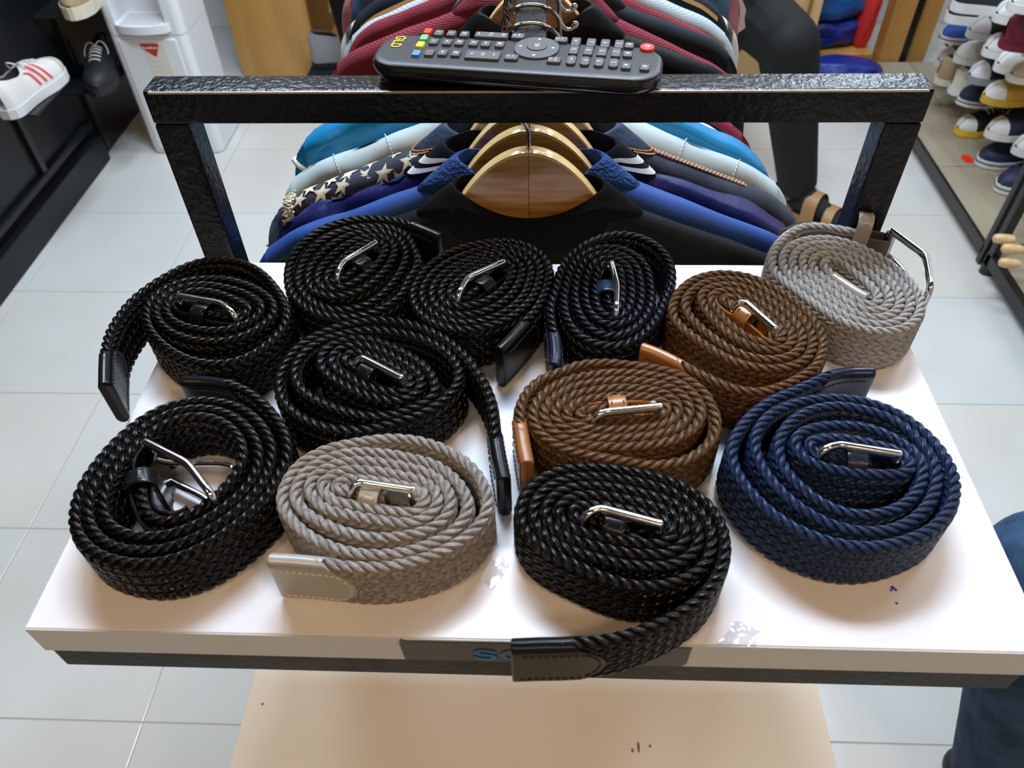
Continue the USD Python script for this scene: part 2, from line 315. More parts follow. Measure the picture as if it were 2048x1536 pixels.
def front(poly, y, d):   # polygon in (x, z) standing on the plane y, facing -y
    v, f = arr(prism(poly, 0, d)); return np.stack([v[:, 0], y - v[:, 2], v[:, 1] + ZB], 1), f
lab = obj('front_sticker', front(sq, -.309, .0006), 'sticker_dark', bd, smooth=False, label='dark grey sticker on the front edge')
tv, tf = arr(meshkit.text_mesh('SO', .0105, .0006, bold=True))
tv[:, 0] *= 1.55
obj('sticker_lettering', (np.stack([tv[:, 0] - .0285, -.3096 - tv[:, 2], tv[:, 1] + ZB - .0195], 1), tf), 'sticker_blue', lab, smooth=False, label='blue letters SO')
ms = [place(trimesh.creation.cylinder(r, .0003, sections=10), t=(*at(px, py, z=ZB)[:2], ZB + .0002)) for px, py, r in ((1785, 1176, .0011), (1791, 1180, .0008), (1782, 1181, .0006), (1793, 1207, .0007))]
obj('ink_mark', join(ms), 'ink', bd, label='blue ink spots near the right edge')
def film(px, seed, label):
    """a crinkled scrap of clear adhesive tape"""
    P = [at(x, y, z=ZB)[:2] for x, y in px]; r = np.random.default_rng(seed)
    pol = Polygon(P); x0, y0, x1, y1 = pol.bounds; n = 22
    X, Y = np.meshgrid(np.linspace(x0, x1, n), np.linspace(y0, y1, n), indexing='ij')
    Z = ZB + .0002 + .0013 * np.clip(meshkit.fbm(np.stack([X*260, Y*260, 0*X], -1), 3, seed) - .42, 0, 1)
    v, f = grid(np.stack([X, Y, Z], -1)); c = v[f].mean(1)[:, :2]
    keep = np.array([pol.contains(Point(q)) for q in c]); f = f[keep]
    u, inv = np.unique(f, return_inverse=True)
    tp = thing('tape_scrap', label, 'tape', (*v[u].mean(0)[:2], ZB)); obj('film', (v[u], inv.reshape(-1, 3)), 'tape', tp, smooth=True)
film([(1452, 1268), (1470, 1240), (1520, 1262), (1512, 1295), (1430, 1292)], 3, 'crinkled scrap of clear tape on the board right of the belt with the hanging tip')
film([(968, 1165), (985, 1120), (1012, 1110), (1020, 1135), (985, 1180)], 5, 'small scrap of clear tape on the board between the grey and black front belts')
sh = thing('lower_shelf', 'cream laminate shelf below the white board, shaded by it', 'shelf', (0, -.22, ZS-.0245))
obj('panel', bx(-.265, .267, -.52, -.002, ZS-.0245, ZS, .001), 'shelf_laminate', sh)
mk = [place(prism(Point(0, 0).buffer(.0012, 6), 0, .0003), np.diag([1., s, 1]), (*at(px, py, z=ZS)[:2], ZS)) for px, py, s in ((1300, 1492, 1), (1277, 1494, 4), (1265, 1501, 1.5), (525, 1408, 1))]
obj('scuff_mark', join(mk), 'dirt', sh)
BELT_PATHS = dict(  # plan of each belt, inner end first, in tenths of a millimetre; then the bar of its buckle
    A=('-2399,-885 -2342,-925 -2280,-957 -2214,-982 -2148,-1004 -2080,-1022 -2011,-1033 -1943,-1021 -1913,-964 -1951,-906 -2007,-865 -2068,-830 -2131,-800 -2196,-775 -2265,-761 -2335,-761 -2402,-781 -2457,-823 -2483,-886 -2474,-955 -2441,-1017 -2393,-1067 -2334,-1105 -2270,-1133 -2203,-1152 -2134,-1164 -2064,-1166 -1995,-1154 -1931,-1126 -1878,-1081 -1840,-1023 -1829,-954 -1852,-889 -1899,-837 -1955,-797 -2018,-765 -2083,-739 -2150,-719 -2218,-703 -2287,-695 -2357,-700 -2424,-721 -2482,-758 -2526,-812 -2546,-879 -2542,-948 -2519,-1014 -2481,-1073 -2434,-1125 -2380,-1169 -2321,-1206 -2257,-1235 -2191,-1256 -2122,-1269 -2052,-1271 -1983,-1262 -1917,-1238 -1858,-1201 -1807,-1153 -1766,-1097 -1739,-1033 -1735,-963 -1757,-897 -1796,-839 -1846,-790 -1902,-749 -1962,-713 -2026,-683 -2091,-658 -2158,-639 -2227,-628 -2297,-626 -2366,-636 -2434,-655 -2495,-688 -2548,-734 -2587,-791 -2608,-858 -2611,-928 -2597,-996 -2572,-1062 -2539,-1123 -2498,-1179 -2451,-1232 -2401,-1280 -2347,-1325 -2290,-1366 -2230,-1402 -2168,-1433 -2102,-1456 -2033,-1471 -1963,-1473 -1895,-1462 -1830,-1434 -1775,-1392 -1728,-1340 -1690,-1281 -1661,-1218 -1641,-1151 -1632,-1081 -1638,-1012 -1657,-944 -1686,-881 -1720,-820 -1759,-761 -1800,-705 -1843,-650 -1889,-597 -1939,-548 -1993,-504 -2053,-467 -2117,-439 -2184,-420 -2253,-410 -2323,-413 -2391,-429 -2453,-461 -2509,-503 -2558,-553 -2601,-608 -2641,-665 -2676,-726 -2708,-788 -2733,-854 -2751,-921 -2762,-990 -2768,-1060 -2769,-1130 -2764,-1200 -2752,-1269 -2735,-1336 -2714,-1403 -2689,-1469 -2664,-1534 -2638,-1599 -2612,-1664',
       '-2387,-907 -2074,-974 -1935,-1090'),
    B=('-1166,-268 -1168,-337 -1191,-403 -1224,-465 -1261,-524 -1302,-581 -1351,-631 -1414,-652 -1449,-594 -1437,-526 -1410,-461 -1383,-397 -1353,-333 -1317,-273 -1271,-220 -1212,-184 -1143,-188 -1092,-234 -1078,-301 -1090,-370 -1111,-437 -1137,-502 -1170,-564 -1211,-621 -1260,-671 -1319,-708 -1387,-721 -1454,-702 -1498,-649 -1516,-582 -1513,-512 -1496,-444 -1472,-379 -1442,-315 -1407,-255 -1363,-200 -1310,-154 -1248,-123 -1178,-117 -1111,-134 -1056,-176 -1022,-237 -1010,-306 -1013,-376 -1025,-445 -1044,-512 -1069,-578 -1100,-640 -1140,-698 -1190,-746 -1251,-782 -1318,-801 -1387,-800 -1453,-777 -1512,-739 -1553,-683 -1577,-617 -1585,-547 -1583,-477 -1570,-408 -1549,-342 -1521,-278 -1486,-217 -1444,-161 -1393,-113 -1332,-78 -1265,-58 -1196,-52 -1127,-62 -1063,-90 -1009,-135 -971,-193 -945,-258 -926,-326 -920,-395 -925,-465 -937,-534 -954,-602 -976,-669 -1004,-733 -1037,-795 -1079,-851 -1131,-898 -1192,-932 -1260,-949 -1329,-947 -1396,-925 -1456,-890 -1511,-846 -1558,-794 -1597,-736 -1628,-673 -1647,-606 -1656,-536 -1657,-466 -1652,-397 -1639,-328 -1618,-261 -1589,-197 -1551,-138 -1505,-86 -1449,-44 -1386,-14 -1318,4 -1248,12 -1178,12 -1109,0 -1045,-27 -988,-67 -941,-119 -907,-180 -881,-245 -858,-311 -839,-379 -829,-448 -835,-518 -854,-585 -870,-653 -881,-722 -900,-790 -935,-850 -979,-904 -1032,-950 -1093,-985 -1159,-1008 -1227,-1022 -1297,-1021 -1365,-1005 -1431,-980 -1491,-944 -1546,-901 -1595,-851 -1637,-795 -1672,-734 -1700,-670 -1722,-603 -1736,-535 -1744,-465 -1745,-395 -1739,-325 -1725,-257 -1703,-190 -1673,-127 -1634,-68 -1588,-16 -1533,28 -1473,64 -1409,92 -1342,111 -1272,119 -1202,118 -1132,109 -1064,94 -998,71 -935,40 -875,5 -816,-33 -757,-72 -699,-111',
       '-1112,-292 -1311,-523 -1342,-687'),
    C=('-226,-503 -257,-566 -298,-623 -340,-679 -383,-734 -431,-785 -491,-822 -550,-800 -561,-732 -544,-664 -506,-605 -459,-553 -404,-509 -346,-470 -284,-437 -216,-423 -160,-460 -145,-527 -155,-597 -176,-664 -207,-726 -248,-783 -299,-832 -357,-870 -423,-896 -492,-903 -558,-883 -605,-832 -626,-765 -621,-696 -599,-629 -563,-569 -516,-517 -462,-472 -405,-431 -344,-396 -280,-368 -210,-362 -146,-387 -101,-440 -81,-507 -83,-578 -95,-647 -116,-713 -145,-777 -183,-836 -230,-889 -285,-932 -346,-966 -413,-986 -483,-990 -550,-971 -607,-931 -653,-877 -681,-813 -690,-744 -681,-675 -660,-608 -627,-546 -582,-492 -531,-444 -475,-401 -416,-363 -354,-330 -289,-307 -219,-300 -151,-315 -92,-352 -48,-407 -23,-472 -16,-542 -22,-612 -34,-681 -51,-749 -78,-814 -112,-875 -156,-930 -207,-978 -266,-1016 -330,-1044 -398,-1060 -468,-1063 -537,-1048 -600,-1017 -655,-974 -700,-921 -733,-859 -751,-791 -753,-721 -741,-652 -721,-585 -689,-522 -648,-465 -600,-414 -546,-369 -488,-330 -427,-295 -364,-264 -297,-244 -227,-238 -158,-247 -93,-274 -39,-318 4,-373 32,-437 46,-506 47,-576 38,-646 25,-715 6,-782 -21,-847 -57,-907 -99,-963 -149,-1013 -205,-1055 -266,-1089 -332,-1114 -400,-1129 -470,-1130 -539,-1116 -604,-1089 -663,-1051 -715,-1004 -758,-949 -790,-887 -811,-820 -818,-750 -811,-681 -796,-612 -776,-545 -749,-480 -713,-420 -669,-365 -618,-317 -561,-277 -499,-243 -434,-217 -367,-196 -299,-179 -229,-174 -159,-180 -93,-203 -32,-238 18,-287 60,-343 88,-407 107,-475 112,-545 107,-614 96,-684 82,-753 64,-821 42,-887 14,-951 -20,-1013 -55,-1073 -90,-1135 -124,-1196 -160,-1256 -200,-1314',
       '-180,-503 -426,-684 -490,-892'),
    D=('531,-517 521,-587 510,-656 505,-726 504,-796 508,-866 544,-922 588,-872 601,-803 608,-733 611,-663 611,-593 611,-523 584,-459 522,-436 467,-476 444,-542 432,-611 422,-680 418,-750 420,-821 428,-890 456,-954 512,-993 580,-981 628,-931 654,-867 667,-798 673,-728 675,-657 674,-587 671,-517 650,-450 607,-396 543,-371 476,-388 424,-435 393,-498 376,-566 363,-635 355,-705 353,-775 356,-845 368,-914 394,-979 436,-1035 497,-1069 566,-1064 626,-1029 674,-978 706,-916 724,-848 734,-779 738,-708 739,-638 737,-568 730,-498 709,-432 672,-372 618,-328 551,-308 482,-317 422,-352 374,-403 341,-465 319,-532 304,-600 294,-670 287,-740 286,-810 292,-880 305,-949 326,-1016 356,-1079 400,-1133 460,-1170 529,-1176 595,-1154 652,-1113 699,-1061 737,-1002 766,-938 785,-871 796,-802 802,-732 804,-662 803,-591 799,-521 785,-453 758,-388 719,-329 667,-283 604,-253 535,-244 466,-256 403,-288 351,-334 309,-390 279,-454 257,-520 241,-589 230,-658 219,-727 211,-797 210,-867 214,-937 226,-1006 246,-1074 276,-1137 319,-1193 373,-1237 437,-1266 506,-1275 575,-1262 636,-1229 690,-1184 736,-1131 775,-1073 809,-1011 838,-947 864,-882 886,-815 911,-750 933,-683 951,-615 962,-546 965,-476 958,-406 943,-338 917,-272 881,-212 834,-160 778,-118 714,-90 645,-78 575,-85 509,-108 448,-143 393,-186 344,-236 301,-291 260,-349 227,-411 204,-477 185,-544 171,-613 161,-683 147,-752 131,-820 119,-889 118,-959 123,-1029 132,-1099 142,-1168 150,-1238 154,-1308 155,-1378 143,-1447',
       '546,-500 572,-745 550,-1025'),
    E=('1518,-1139 1490,-1075 1446,-1021 1399,-968 1352,-916 1305,-864 1280,-801 1342,-785 1403,-818 1453,-867 1497,-922 1536,-981 1570,-1042 1595,-1107 1592,-1176 1546,-1227 1477,-1231 1412,-1206 1357,-1163 1312,-1109 1275,-1050 1244,-987 1218,-921 1200,-854 1203,-784 1251,-736 1319,-719 1387,-733 1446,-770 1497,-819 1541,-873 1581,-931 1616,-992 1645,-1056 1659,-1124 1652,-1194 1619,-1254 1560,-1291 1490,-1298 1422,-1282 1360,-1250 1307,-1204 1262,-1150 1224,-1091 1192,-1029 1164,-964 1142,-898 1132,-828 1143,-760 1185,-705 1246,-671 1315,-658 1385,-666 1449,-693 1505,-736 1553,-786 1597,-841 1637,-899 1671,-960 1700,-1024 1717,-1092 1721,-1162 1706,-1231 1672,-1291 1620,-1338 1558,-1369 1489,-1382 1419,-1378 1352,-1358 1290,-1324 1236,-1280 1188,-1229 1145,-1173 1104,-1116 1068,-1056 1039,-992 1021,-924 1019,-854 1038,-787 1076,-728 1123,-676 1179,-634 1244,-607 1313,-597 1383,-603 1450,-623 1510,-658 1563,-704 1611,-756 1654,-811 1693,-870 1727,-931 1756,-995 1775,-1062 1784,-1132 1780,-1202 1760,-1269 1728,-1331 1682,-1384 1624,-1424 1559,-1449 1490,-1460 1420,-1458 1351,-1443 1286,-1417 1226,-1380 1172,-1336 1123,-1286 1076,-1234 1031,-1180 989,-1123 954,-1063 932,-996 926,-926 939,-858 964,-792 997,-730 1038,-673 1086,-622 1144,-582 1208,-554 1275,-536 1346,-536 1415,-546 1482,-567 1542,-603 1596,-648 1645,-698 1689,-753 1730,-810 1766,-870 1798,-932 1825,-997 1840,-1066 1847,-1136 1844,-1206 1827,-1274 1800,-1338 1766,-1400 1723,-1455 1669,-1500 1612,-1541 1554,-1579 1492,-1612 1428,-1641 1359,-1655 1289,-1652 1222,-1633 1158,-1603 1099,-1566 1043,-1524 988,-1480 933,-1436 878,-1392 822,-1350 763,-1312 701,-1280',
       '1554,-1206 1400,-939 1317,-942'),
    F=('2231,-773 2185,-720 2144,-663 2105,-605 2068,-546 2038,-482 2036,-413 2084,-370 2147,-397 2190,-452 2225,-513 2258,-575 2286,-639 2306,-706 2308,-776 2275,-835 2208,-845 2153,-803 2109,-749 2070,-691 2032,-632 1995,-572 1962,-510 1950,-441 1968,-374 2016,-325 2083,-306 2150,-321 2208,-361 2256,-412 2294,-471 2327,-533 2356,-597 2377,-663 2385,-733 2374,-802 2340,-863 2284,-904 2215,-913 2151,-887 2100,-839 2057,-783 2018,-725 1980,-666 1942,-607 1908,-546 1886,-480 1889,-410 1911,-344 1955,-290 2015,-255 2084,-242 2153,-253 2215,-285 2269,-330 2315,-383 2354,-441 2388,-502 2417,-566 2440,-632 2451,-701 2449,-771 2430,-839 2394,-899 2343,-946 2280,-975 2210,-979 2144,-957 2087,-916 2040,-864 1999,-808 1960,-750 1922,-691 1884,-631 1849,-571 1824,-505 1817,-436 1830,-367 1859,-304 1904,-249 1961,-209 2027,-186 2096,-180 2165,-191 2229,-220 2286,-261 2337,-309 2380,-364 2418,-423 2452,-485 2480,-549 2502,-615 2515,-684 2516,-754 2504,-823 2478,-888 2439,-946 2389,-995 2329,-1030 2261,-1047 2192,-1042 2125,-1019 2066,-982 2016,-933 1973,-878 1932,-821 1894,-762 1856,-703 1818,-644 1784,-583 1761,-517 1751,-448 1758,-378 1780,-312 1816,-252 1863,-199 1920,-159 1984,-131 2053,-118 2123,-117 2191,-133 2255,-161 2313,-200 2365,-247 2412,-299 2452,-356 2488,-417 2520,-479 2548,-543 2567,-611 2579,-680 2581,-750 2572,-819 2551,-886 2518,-948 2475,-1003 2423,-1050 2363,-1086 2297,-1107 2227,-1112 2158,-1100 2093,-1074 2034,-1037 1981,-990 1937,-936 1896,-879 1857,-821 1818,-762 1780,-703 1743,-644 1709,-583 1683,-518 1674,-448 1680,-379 1699,-311 1726,-247 1762,-186 1802,-129 1848,-76 1899,-28 1957,12 2022,37 2092,41 2160,29 2228,8 2294,-14 2361,-35 2428,-54 2496,-75 2562,-98',
       '2512,-173 2658,-469 2576,-847'),
    G=('-808,-1619 -873,-1595 -936,-1565 -998,-1532 -1059,-1499 -1119,-1463 -1167,-1413 -1140,-1360 -1071,-1363 -1005,-1386 -942,-1417 -883,-1454 -827,-1496 -774,-1540 -731,-1595 -737,-1662 -794,-1698 -862,-1692 -930,-1672 -994,-1646 -1056,-1613 -1114,-1575 -1171,-1534 -1221,-1486 -1251,-1423 -1241,-1356 -1191,-1310 -1123,-1293 -1054,-1300 -988,-1323 -925,-1353 -865,-1389 -808,-1429 -754,-1473 -703,-1521 -668,-1580 -664,-1649 -694,-1712 -749,-1752 -818,-1764 -886,-1754 -953,-1733 -1018,-1706 -1079,-1674 -1139,-1637 -1196,-1597 -1249,-1552 -1294,-1498 -1319,-1434 -1319,-1365 -1287,-1303 -1233,-1259 -1169,-1234 -1099,-1229 -1031,-1240 -965,-1263 -901,-1292 -841,-1327 -783,-1367 -728,-1409 -676,-1456 -631,-1509 -597,-1570 -575,-1636 -577,-1705 -612,-1765 -665,-1810 -726,-1845 -790,-1871 -858,-1885 -928,-1888 -997,-1879 -1065,-1861 -1130,-1837 -1194,-1809 -1256,-1777 -1315,-1739 -1368,-1695 -1414,-1642 -1447,-1581 -1465,-1514 -1465,-1444 -1448,-1376 -1415,-1315 -1369,-1263 -1314,-1221 -1251,-1191 -1184,-1169 -1116,-1154 -1047,-1148 -977,-1151 -908,-1160 -840,-1174 -773,-1194 -708,-1220 -646,-1253 -589,-1293 -538,-1340 -494,-1394 -459,-1455 -440,-1521 -439,-1591 -457,-1658 -490,-1719 -533,-1774 -581,-1825 -636,-1868 -697,-1902 -761,-1930 -826,-1956 -892,-1978 -960,-1993 -1030,-1997 -1099,-1992 -1168,-1979 -1234,-1957 -1297,-1927 -1355,-1889 -1409,-1845 -1457,-1794 -1496,-1736 -1523,-1672 -1539,-1604 -1543,-1535 -1538,-1465 -1523,-1397 -1499,-1331 -1463,-1271 -1417,-1219 -1364,-1174 -1306,-1135 -1245,-1102 -1179,-1079 -1111,-1062 -1042,-1051 -973,-1050 -903,-1057 -835,-1073 -769,-1096 -706,-1125 -645,-1159 -588,-1198 -534,-1243 -484,-1292 -439,-1345 -397,-1401 -360,-1460 -325,-1521 -294,-1583 -266,-1647 -243,-1713 -226,-1781 -214,-1849 -205,-1919 -196,-1988 -185,-2057 -173,-2126 -160,-2194 -146,-2262 -131,-2331',
       '-741,-1665 -1023,-1485 -1081,-1514'),
    H=('719,-1795 650,-1790 580,-1786 510,-1789 441,-1800 373,-1814 305,-1827 298,-1877 363,-1899 433,-1903 503,-1902 572,-1896 641,-1886 711,-1876 773,-1848 803,-1787 766,-1731 700,-1710 630,-1704 560,-1702 491,-1707 422,-1719 353,-1733 289,-1759 236,-1804 215,-1868 255,-1923 317,-1954 386,-1965 456,-1967 526,-1966 595,-1959 664,-1947 733,-1934 796,-1906 846,-1858 868,-1792 848,-1726 798,-1679 733,-1654 664,-1644 594,-1639 524,-1640 455,-1648 386,-1661 319,-1679 255,-1708 200,-1751 160,-1808 151,-1876 181,-1938 233,-1983 297,-2012 365,-2027 435,-2031 505,-2031 574,-2026 643,-2017 712,-2004 779,-1984 841,-1951 891,-1903 925,-1842 933,-1774 912,-1708 868,-1654 809,-1616 743,-1594 675,-1581 605,-1575 535,-1575 466,-1581 397,-1594 329,-1611 263,-1634 203,-1669 150,-1714 108,-1770 86,-1836 91,-1905 123,-1967 172,-2017 231,-2053 296,-2078 365,-2091 435,-2095 505,-2095 574,-2091 644,-2082 712,-2070 780,-2052 844,-2025 901,-1985 949,-1934 984,-1874 1000,-1806 992,-1737 964,-1673 921,-1619 866,-1576 803,-1547 735,-1528 667,-1516 597,-1511 527,-1511 458,-1517 389,-1529 321,-1546 255,-1568 192,-1600 135,-1640 86,-1689 48,-1747 25,-1813 22,-1883 39,-1950 74,-2010 123,-2060 180,-2100 244,-2128 311,-2149 379,-2166 447,-2180 516,-2191 585,-2204 654,-2216 723,-2216 792,-2204 858,-2182 919,-2147 972,-2102 1017,-2049 1051,-1988 1071,-1921 1076,-1852 1067,-1782 1052,-1714 1024,-1650 983,-1594 933,-1545 874,-1509 809,-1483 742,-1465 673,-1451 604,-1440 535,-1430 465,-1426 395,-1428 326,-1439 260,-1461 201,-1498 139,-1529 79,-1564 29,-1613 -11,-1670 -39,-1734 -55,-1802 -57,-1871 -51,-1941 -41,-2010 -31,-2079 -19,-2148 -7,-2217',
       '781,-1865 461,-1912 368,-1942'),
    I=('-2158,-2166 -2155,-2235 -2140,-2304 -2120,-2370 -2096,-2436 -2067,-2500 -2031,-2560 -1983,-2610 -1919,-2637 -1850,-2631 -1788,-2601 -1734,-2556 -1690,-2502 -1653,-2443 -1624,-2379 -1605,-2312 -1598,-2243 -1609,-2174 -1635,-2109 -1673,-2051 -1722,-2001 -1778,-1960 -1842,-1931 -1910,-1914 -1979,-1913 -2047,-1929 -2109,-1961 -2160,-2008 -2200,-2066 -2232,-2128 -2255,-2194 -2274,-2261 -2286,-2330 -2289,-2399 -2283,-2469 -2265,-2537 -2235,-2599 -2191,-2653 -2135,-2694 -2070,-2721 -2002,-2734 -1932,-2735 -1863,-2724 -1797,-2701 -1736,-2668 -1680,-2625 -1631,-2576 -1586,-2522 -1549,-2463 -1521,-2400 -1504,-2332 -1501,-2262 -1513,-2193 -1538,-2128 -1574,-2069 -1617,-2014 -1666,-1964 -1721,-1921 -1781,-1886 -1847,-1862 -1916,-1849 -1985,-1849 -2054,-1863 -2118,-1890 -2175,-1931 -2222,-1982 -2260,-2041 -2291,-2103 -2315,-2169 -2335,-2236 -2350,-2304 -2360,-2373 -2361,-2443 -2351,-2512 -2332,-2579 -2301,-2642 -2259,-2698 -2207,-2744 -2147,-2780 -2082,-2804 -2013,-2817 -1944,-2820 -1874,-2813 -1807,-2793 -1745,-2762 -1686,-2724 -1632,-2680 -1583,-2631 -1538,-2577 -1498,-2519 -1466,-2457 -1445,-2391 -1434,-2322 -1433,-2252 -1442,-2183 -1463,-2116 -1496,-2055 -1537,-1998 -1584,-1946 -1635,-1899 -1692,-1858 -1753,-1825 -1819,-1802 -1888,-1788 -1957,-1783 -2027,-1790 -2094,-1808 -2156,-1839 -2213,-1879 -2262,-1930 -2302,-1987 -2335,-2048 -2364,-2112 -2386,-2178 -2404,-2246 -2417,-2314 -2425,-2384 -2424,-2454 -2415,-2523 -2396,-2590 -2369,-2654 -2331,-2713 -2284,-2764 -2229,-2808 -2168,-2842 -2103,-2866 -2035,-2883 -1966,-2892 -1896,-2891 -1827,-2878 -1761,-2856 -1699,-2825 -1641,-2785 -1589,-2739 -1541,-2687 -1497,-2634 -1455,-2578 -1419,-2518 -1391,-2454 -1378,-2386 -1365,-2317 -1351,-2249 -1355,-2179 -1372,-2111 -1400,-2047 -1435,-1987 -1476,-1930 -1520,-1876 -1568,-1825 -1619,-1777 -1673,-1733 -1731,-1695 -1794,-1664 -1860,-1641 -1928,-1626 -1997,-1617 -2067,-1615 -2137,-1614',
       '-2173,-2148 -1874,-2297 -1661,-2521'),
    J=('-624,-2477 -694,-2469 -763,-2461 -832,-2448 -901,-2435 -970,-2426 -1035,-2400 -1003,-2353 -934,-2346 -864,-2351 -795,-2359 -726,-2373 -658,-2389 -591,-2408 -545,-2459 -559,-2523 -619,-2556 -688,-2553 -758,-2546 -827,-2534 -896,-2520 -964,-2508 -1031,-2488 -1084,-2443 -1114,-2381 -1077,-2325 -1015,-2292 -947,-2282 -877,-2286 -807,-2293 -738,-2305 -670,-2322 -602,-2339 -540,-2371 -493,-2422 -476,-2489 -500,-2553 -553,-2599 -619,-2620 -689,-2618 -758,-2610 -827,-2599 -896,-2585 -965,-2571 -1032,-2554 -1093,-2521 -1143,-2472 -1177,-2411 -1173,-2343 -1131,-2287 -1072,-2249 -1006,-2226 -937,-2220 -867,-2223 -797,-2230 -728,-2242 -660,-2260 -593,-2278 -529,-2306 -473,-2348 -431,-2403 -410,-2470 -411,-2539 -442,-2602 -493,-2648 -556,-2680 -623,-2700 -692,-2710 -762,-2713 -831,-2706 -900,-2692 -967,-2671 -1032,-2645 -1094,-2614 -1153,-2576 -1205,-2530 -1243,-2471 -1251,-2402 -1237,-2334 -1203,-2273 -1153,-2225 -1092,-2190 -1026,-2167 -957,-2157 -887,-2157 -817,-2163 -748,-2173 -680,-2188 -612,-2206 -545,-2227 -483,-2259 -428,-2302 -382,-2354 -343,-2412 -318,-2477 -317,-2547 -341,-2612 -383,-2668 -436,-2713 -496,-2749 -560,-2778 -627,-2798 -696,-2810 -766,-2813 -836,-2808 -905,-2796 -972,-2777 -1037,-2751 -1099,-2719 -1157,-2680 -1210,-2635 -1258,-2584 -1296,-2525 -1316,-2458 -1314,-2388 -1299,-2320 -1270,-2256 -1225,-2203 -1170,-2160 -1108,-2127 -1042,-2105 -974,-2087 -906,-2071 -837,-2059 -767,-2055 -697,-2059 -628,-2070 -561,-2090 -496,-2116 -435,-2150 -378,-2190 -326,-2237 -283,-2292 -248,-2352 -222,-2418 -210,-2486 -218,-2556 -247,-2619 -288,-2676 -338,-2725 -394,-2767 -454,-2803 -518,-2831 -584,-2854 -652,-2871 -721,-2882 -791,-2886 -861,-2884 -931,-2877 -1000,-2869 -1070,-2863 -1140,-2857 -1210,-2854 -1280,-2851',
       '-565,-2461 -878,-2411 -939,-2454'),
    K=('661,-2640 591,-2634 522,-2627 453,-2614 386,-2596 318,-2579 250,-2564 244,-2513 309,-2492 378,-2492 448,-2500 516,-2514 584,-2530 651,-2552 713,-2582 744,-2642 711,-2700 645,-2720 576,-2717 506,-2711 438,-2698 370,-2679 303,-2661 237,-2637 184,-2593 161,-2529 196,-2471 256,-2437 325,-2428 395,-2429 464,-2438 533,-2452 600,-2469 667,-2491 730,-2520 781,-2567 807,-2631 796,-2699 750,-2750 686,-2778 617,-2782 547,-2780 478,-2772 409,-2757 342,-2738 275,-2718 211,-2691 154,-2651 110,-2597 96,-2530 118,-2464 166,-2414 228,-2382 296,-2368 365,-2365 435,-2370 504,-2381 572,-2397 639,-2416 705,-2440 767,-2471 820,-2517 857,-2576 873,-2643 863,-2712 826,-2770 771,-2813 707,-2839 637,-2847 568,-2846 498,-2841 429,-2828 362,-2810 295,-2790 229,-2768 167,-2736 110,-2695 64,-2643 36,-2580 33,-2511 56,-2445 98,-2390 153,-2347 217,-2319 285,-2306 355,-2302 425,-2306 494,-2316 562,-2330 630,-2347 696,-2369 761,-2396 819,-2434 871,-2481 909,-2539 932,-2605 937,-2674 925,-2743 896,-2806 852,-2860 795,-2900 731,-2929 664,-2948 595,-2956 525,-2953 457,-2938 391,-2916 326,-2889 264,-2858 201,-2827 140,-2794 82,-2755 31,-2707 -7,-2649 -30,-2583 -32,-2514 -15,-2446 17,-2385 64,-2333 121,-2293 184,-2264 251,-2246 321,-2240 391,-2239 460,-2247 529,-2258 597,-2273 664,-2292 730,-2315 795,-2342 853,-2380 906,-2425 948,-2480 981,-2542 998,-2610 1001,-2679 991,-2748 971,-2815 941,-2878 903,-2937 858,-2990 807,-3038 751,-3080 692,-3117 630,-3149 566,-3178 502,-3203 435,-3224 367,-3240 298,-3251 229,-3257 159,-3262 89,-3265 19,-3269 -50,-3273',
       '699,-2658 383,-2561 286,-2615'),
    L=('1998,-2168 1928,-2173 1858,-2171 1789,-2162 1720,-2151 1651,-2137 1587,-2110 1571,-2050 1629,-2014 1698,-2006 1768,-2009 1837,-2021 1904,-2041 1970,-2065 2034,-2093 2076,-2146 2066,-2214 2009,-2250 1939,-2257 1869,-2259 1799,-2257 1729,-2248 1662,-2231 1596,-2207 1535,-2173 1497,-2114 1490,-2046 1524,-1986 1582,-1948 1649,-1925 1718,-1913 1788,-1910 1857,-1915 1925,-1931 1989,-1960 2045,-2002 2093,-2053 2131,-2112 2142,-2180 2124,-2248 2094,-2311 2054,-2368 2004,-2418 1947,-2458 1885,-2490 1818,-2511 1749,-2520 1679,-2515 1613,-2494 1553,-2457 1502,-2410 1458,-2355 1422,-2295 1397,-2230 1385,-2161 1389,-2091 1408,-2024 1441,-1962 1483,-1906 1533,-1857 1591,-1818 1654,-1788 1722,-1770 1791,-1763 1861,-1770 1929,-1787 1994,-1812 2055,-1847 2107,-1894 2148,-1951 2178,-2014 2198,-2081 2207,-2150 2202,-2220 2184,-2288 2155,-2351 2117,-2410 2073,-2464 2021,-2512 1965,-2553 1903,-2586 1837,-2609 1768,-2621 1698,-2621 1629,-2609 1563,-2585 1503,-2550 1448,-2506 1399,-2456 1358,-2400 1322,-2339 1293,-2276 1272,-2209 1261,-2140 1264,-2070 1280,-2002 1309,-1938 1350,-1881 1399,-1831 1456,-1790 1518,-1758 1583,-1733 1651,-1714 1720,-1703 1790,-1699 1859,-1704 1928,-1717 1994,-1740 2057,-1771 2114,-1811 2164,-1860 2205,-1917 2238,-1979 2263,-2044 2279,-2112 2286,-2182 2283,-2252 2268,-2320 2242,-2386 2208,-2446 2165,-2502 2115,-2551 2060,-2594 1999,-2629 1935,-2658 1869,-2682 1802,-2699 1732,-2710 1662,-2711 1593,-2703 1525,-2686 1460,-2660 1398,-2627 1341,-2587 1289,-2539 1244,-2485 1206,-2427 1172,-2366 1146,-2301 1128,-2233 1123,-2163 1132,-2094 1155,-2028 1188,-1966 1228,-1908 1272,-1854 1321,-1804 1374,-1759 1431,-1718 1492,-1684 1555,-1652 1616,-1617 1677,-1583 1738,-1549 1801,-1518 1867,-1495 1936,-1483 2006,-1479 2076,-1477',
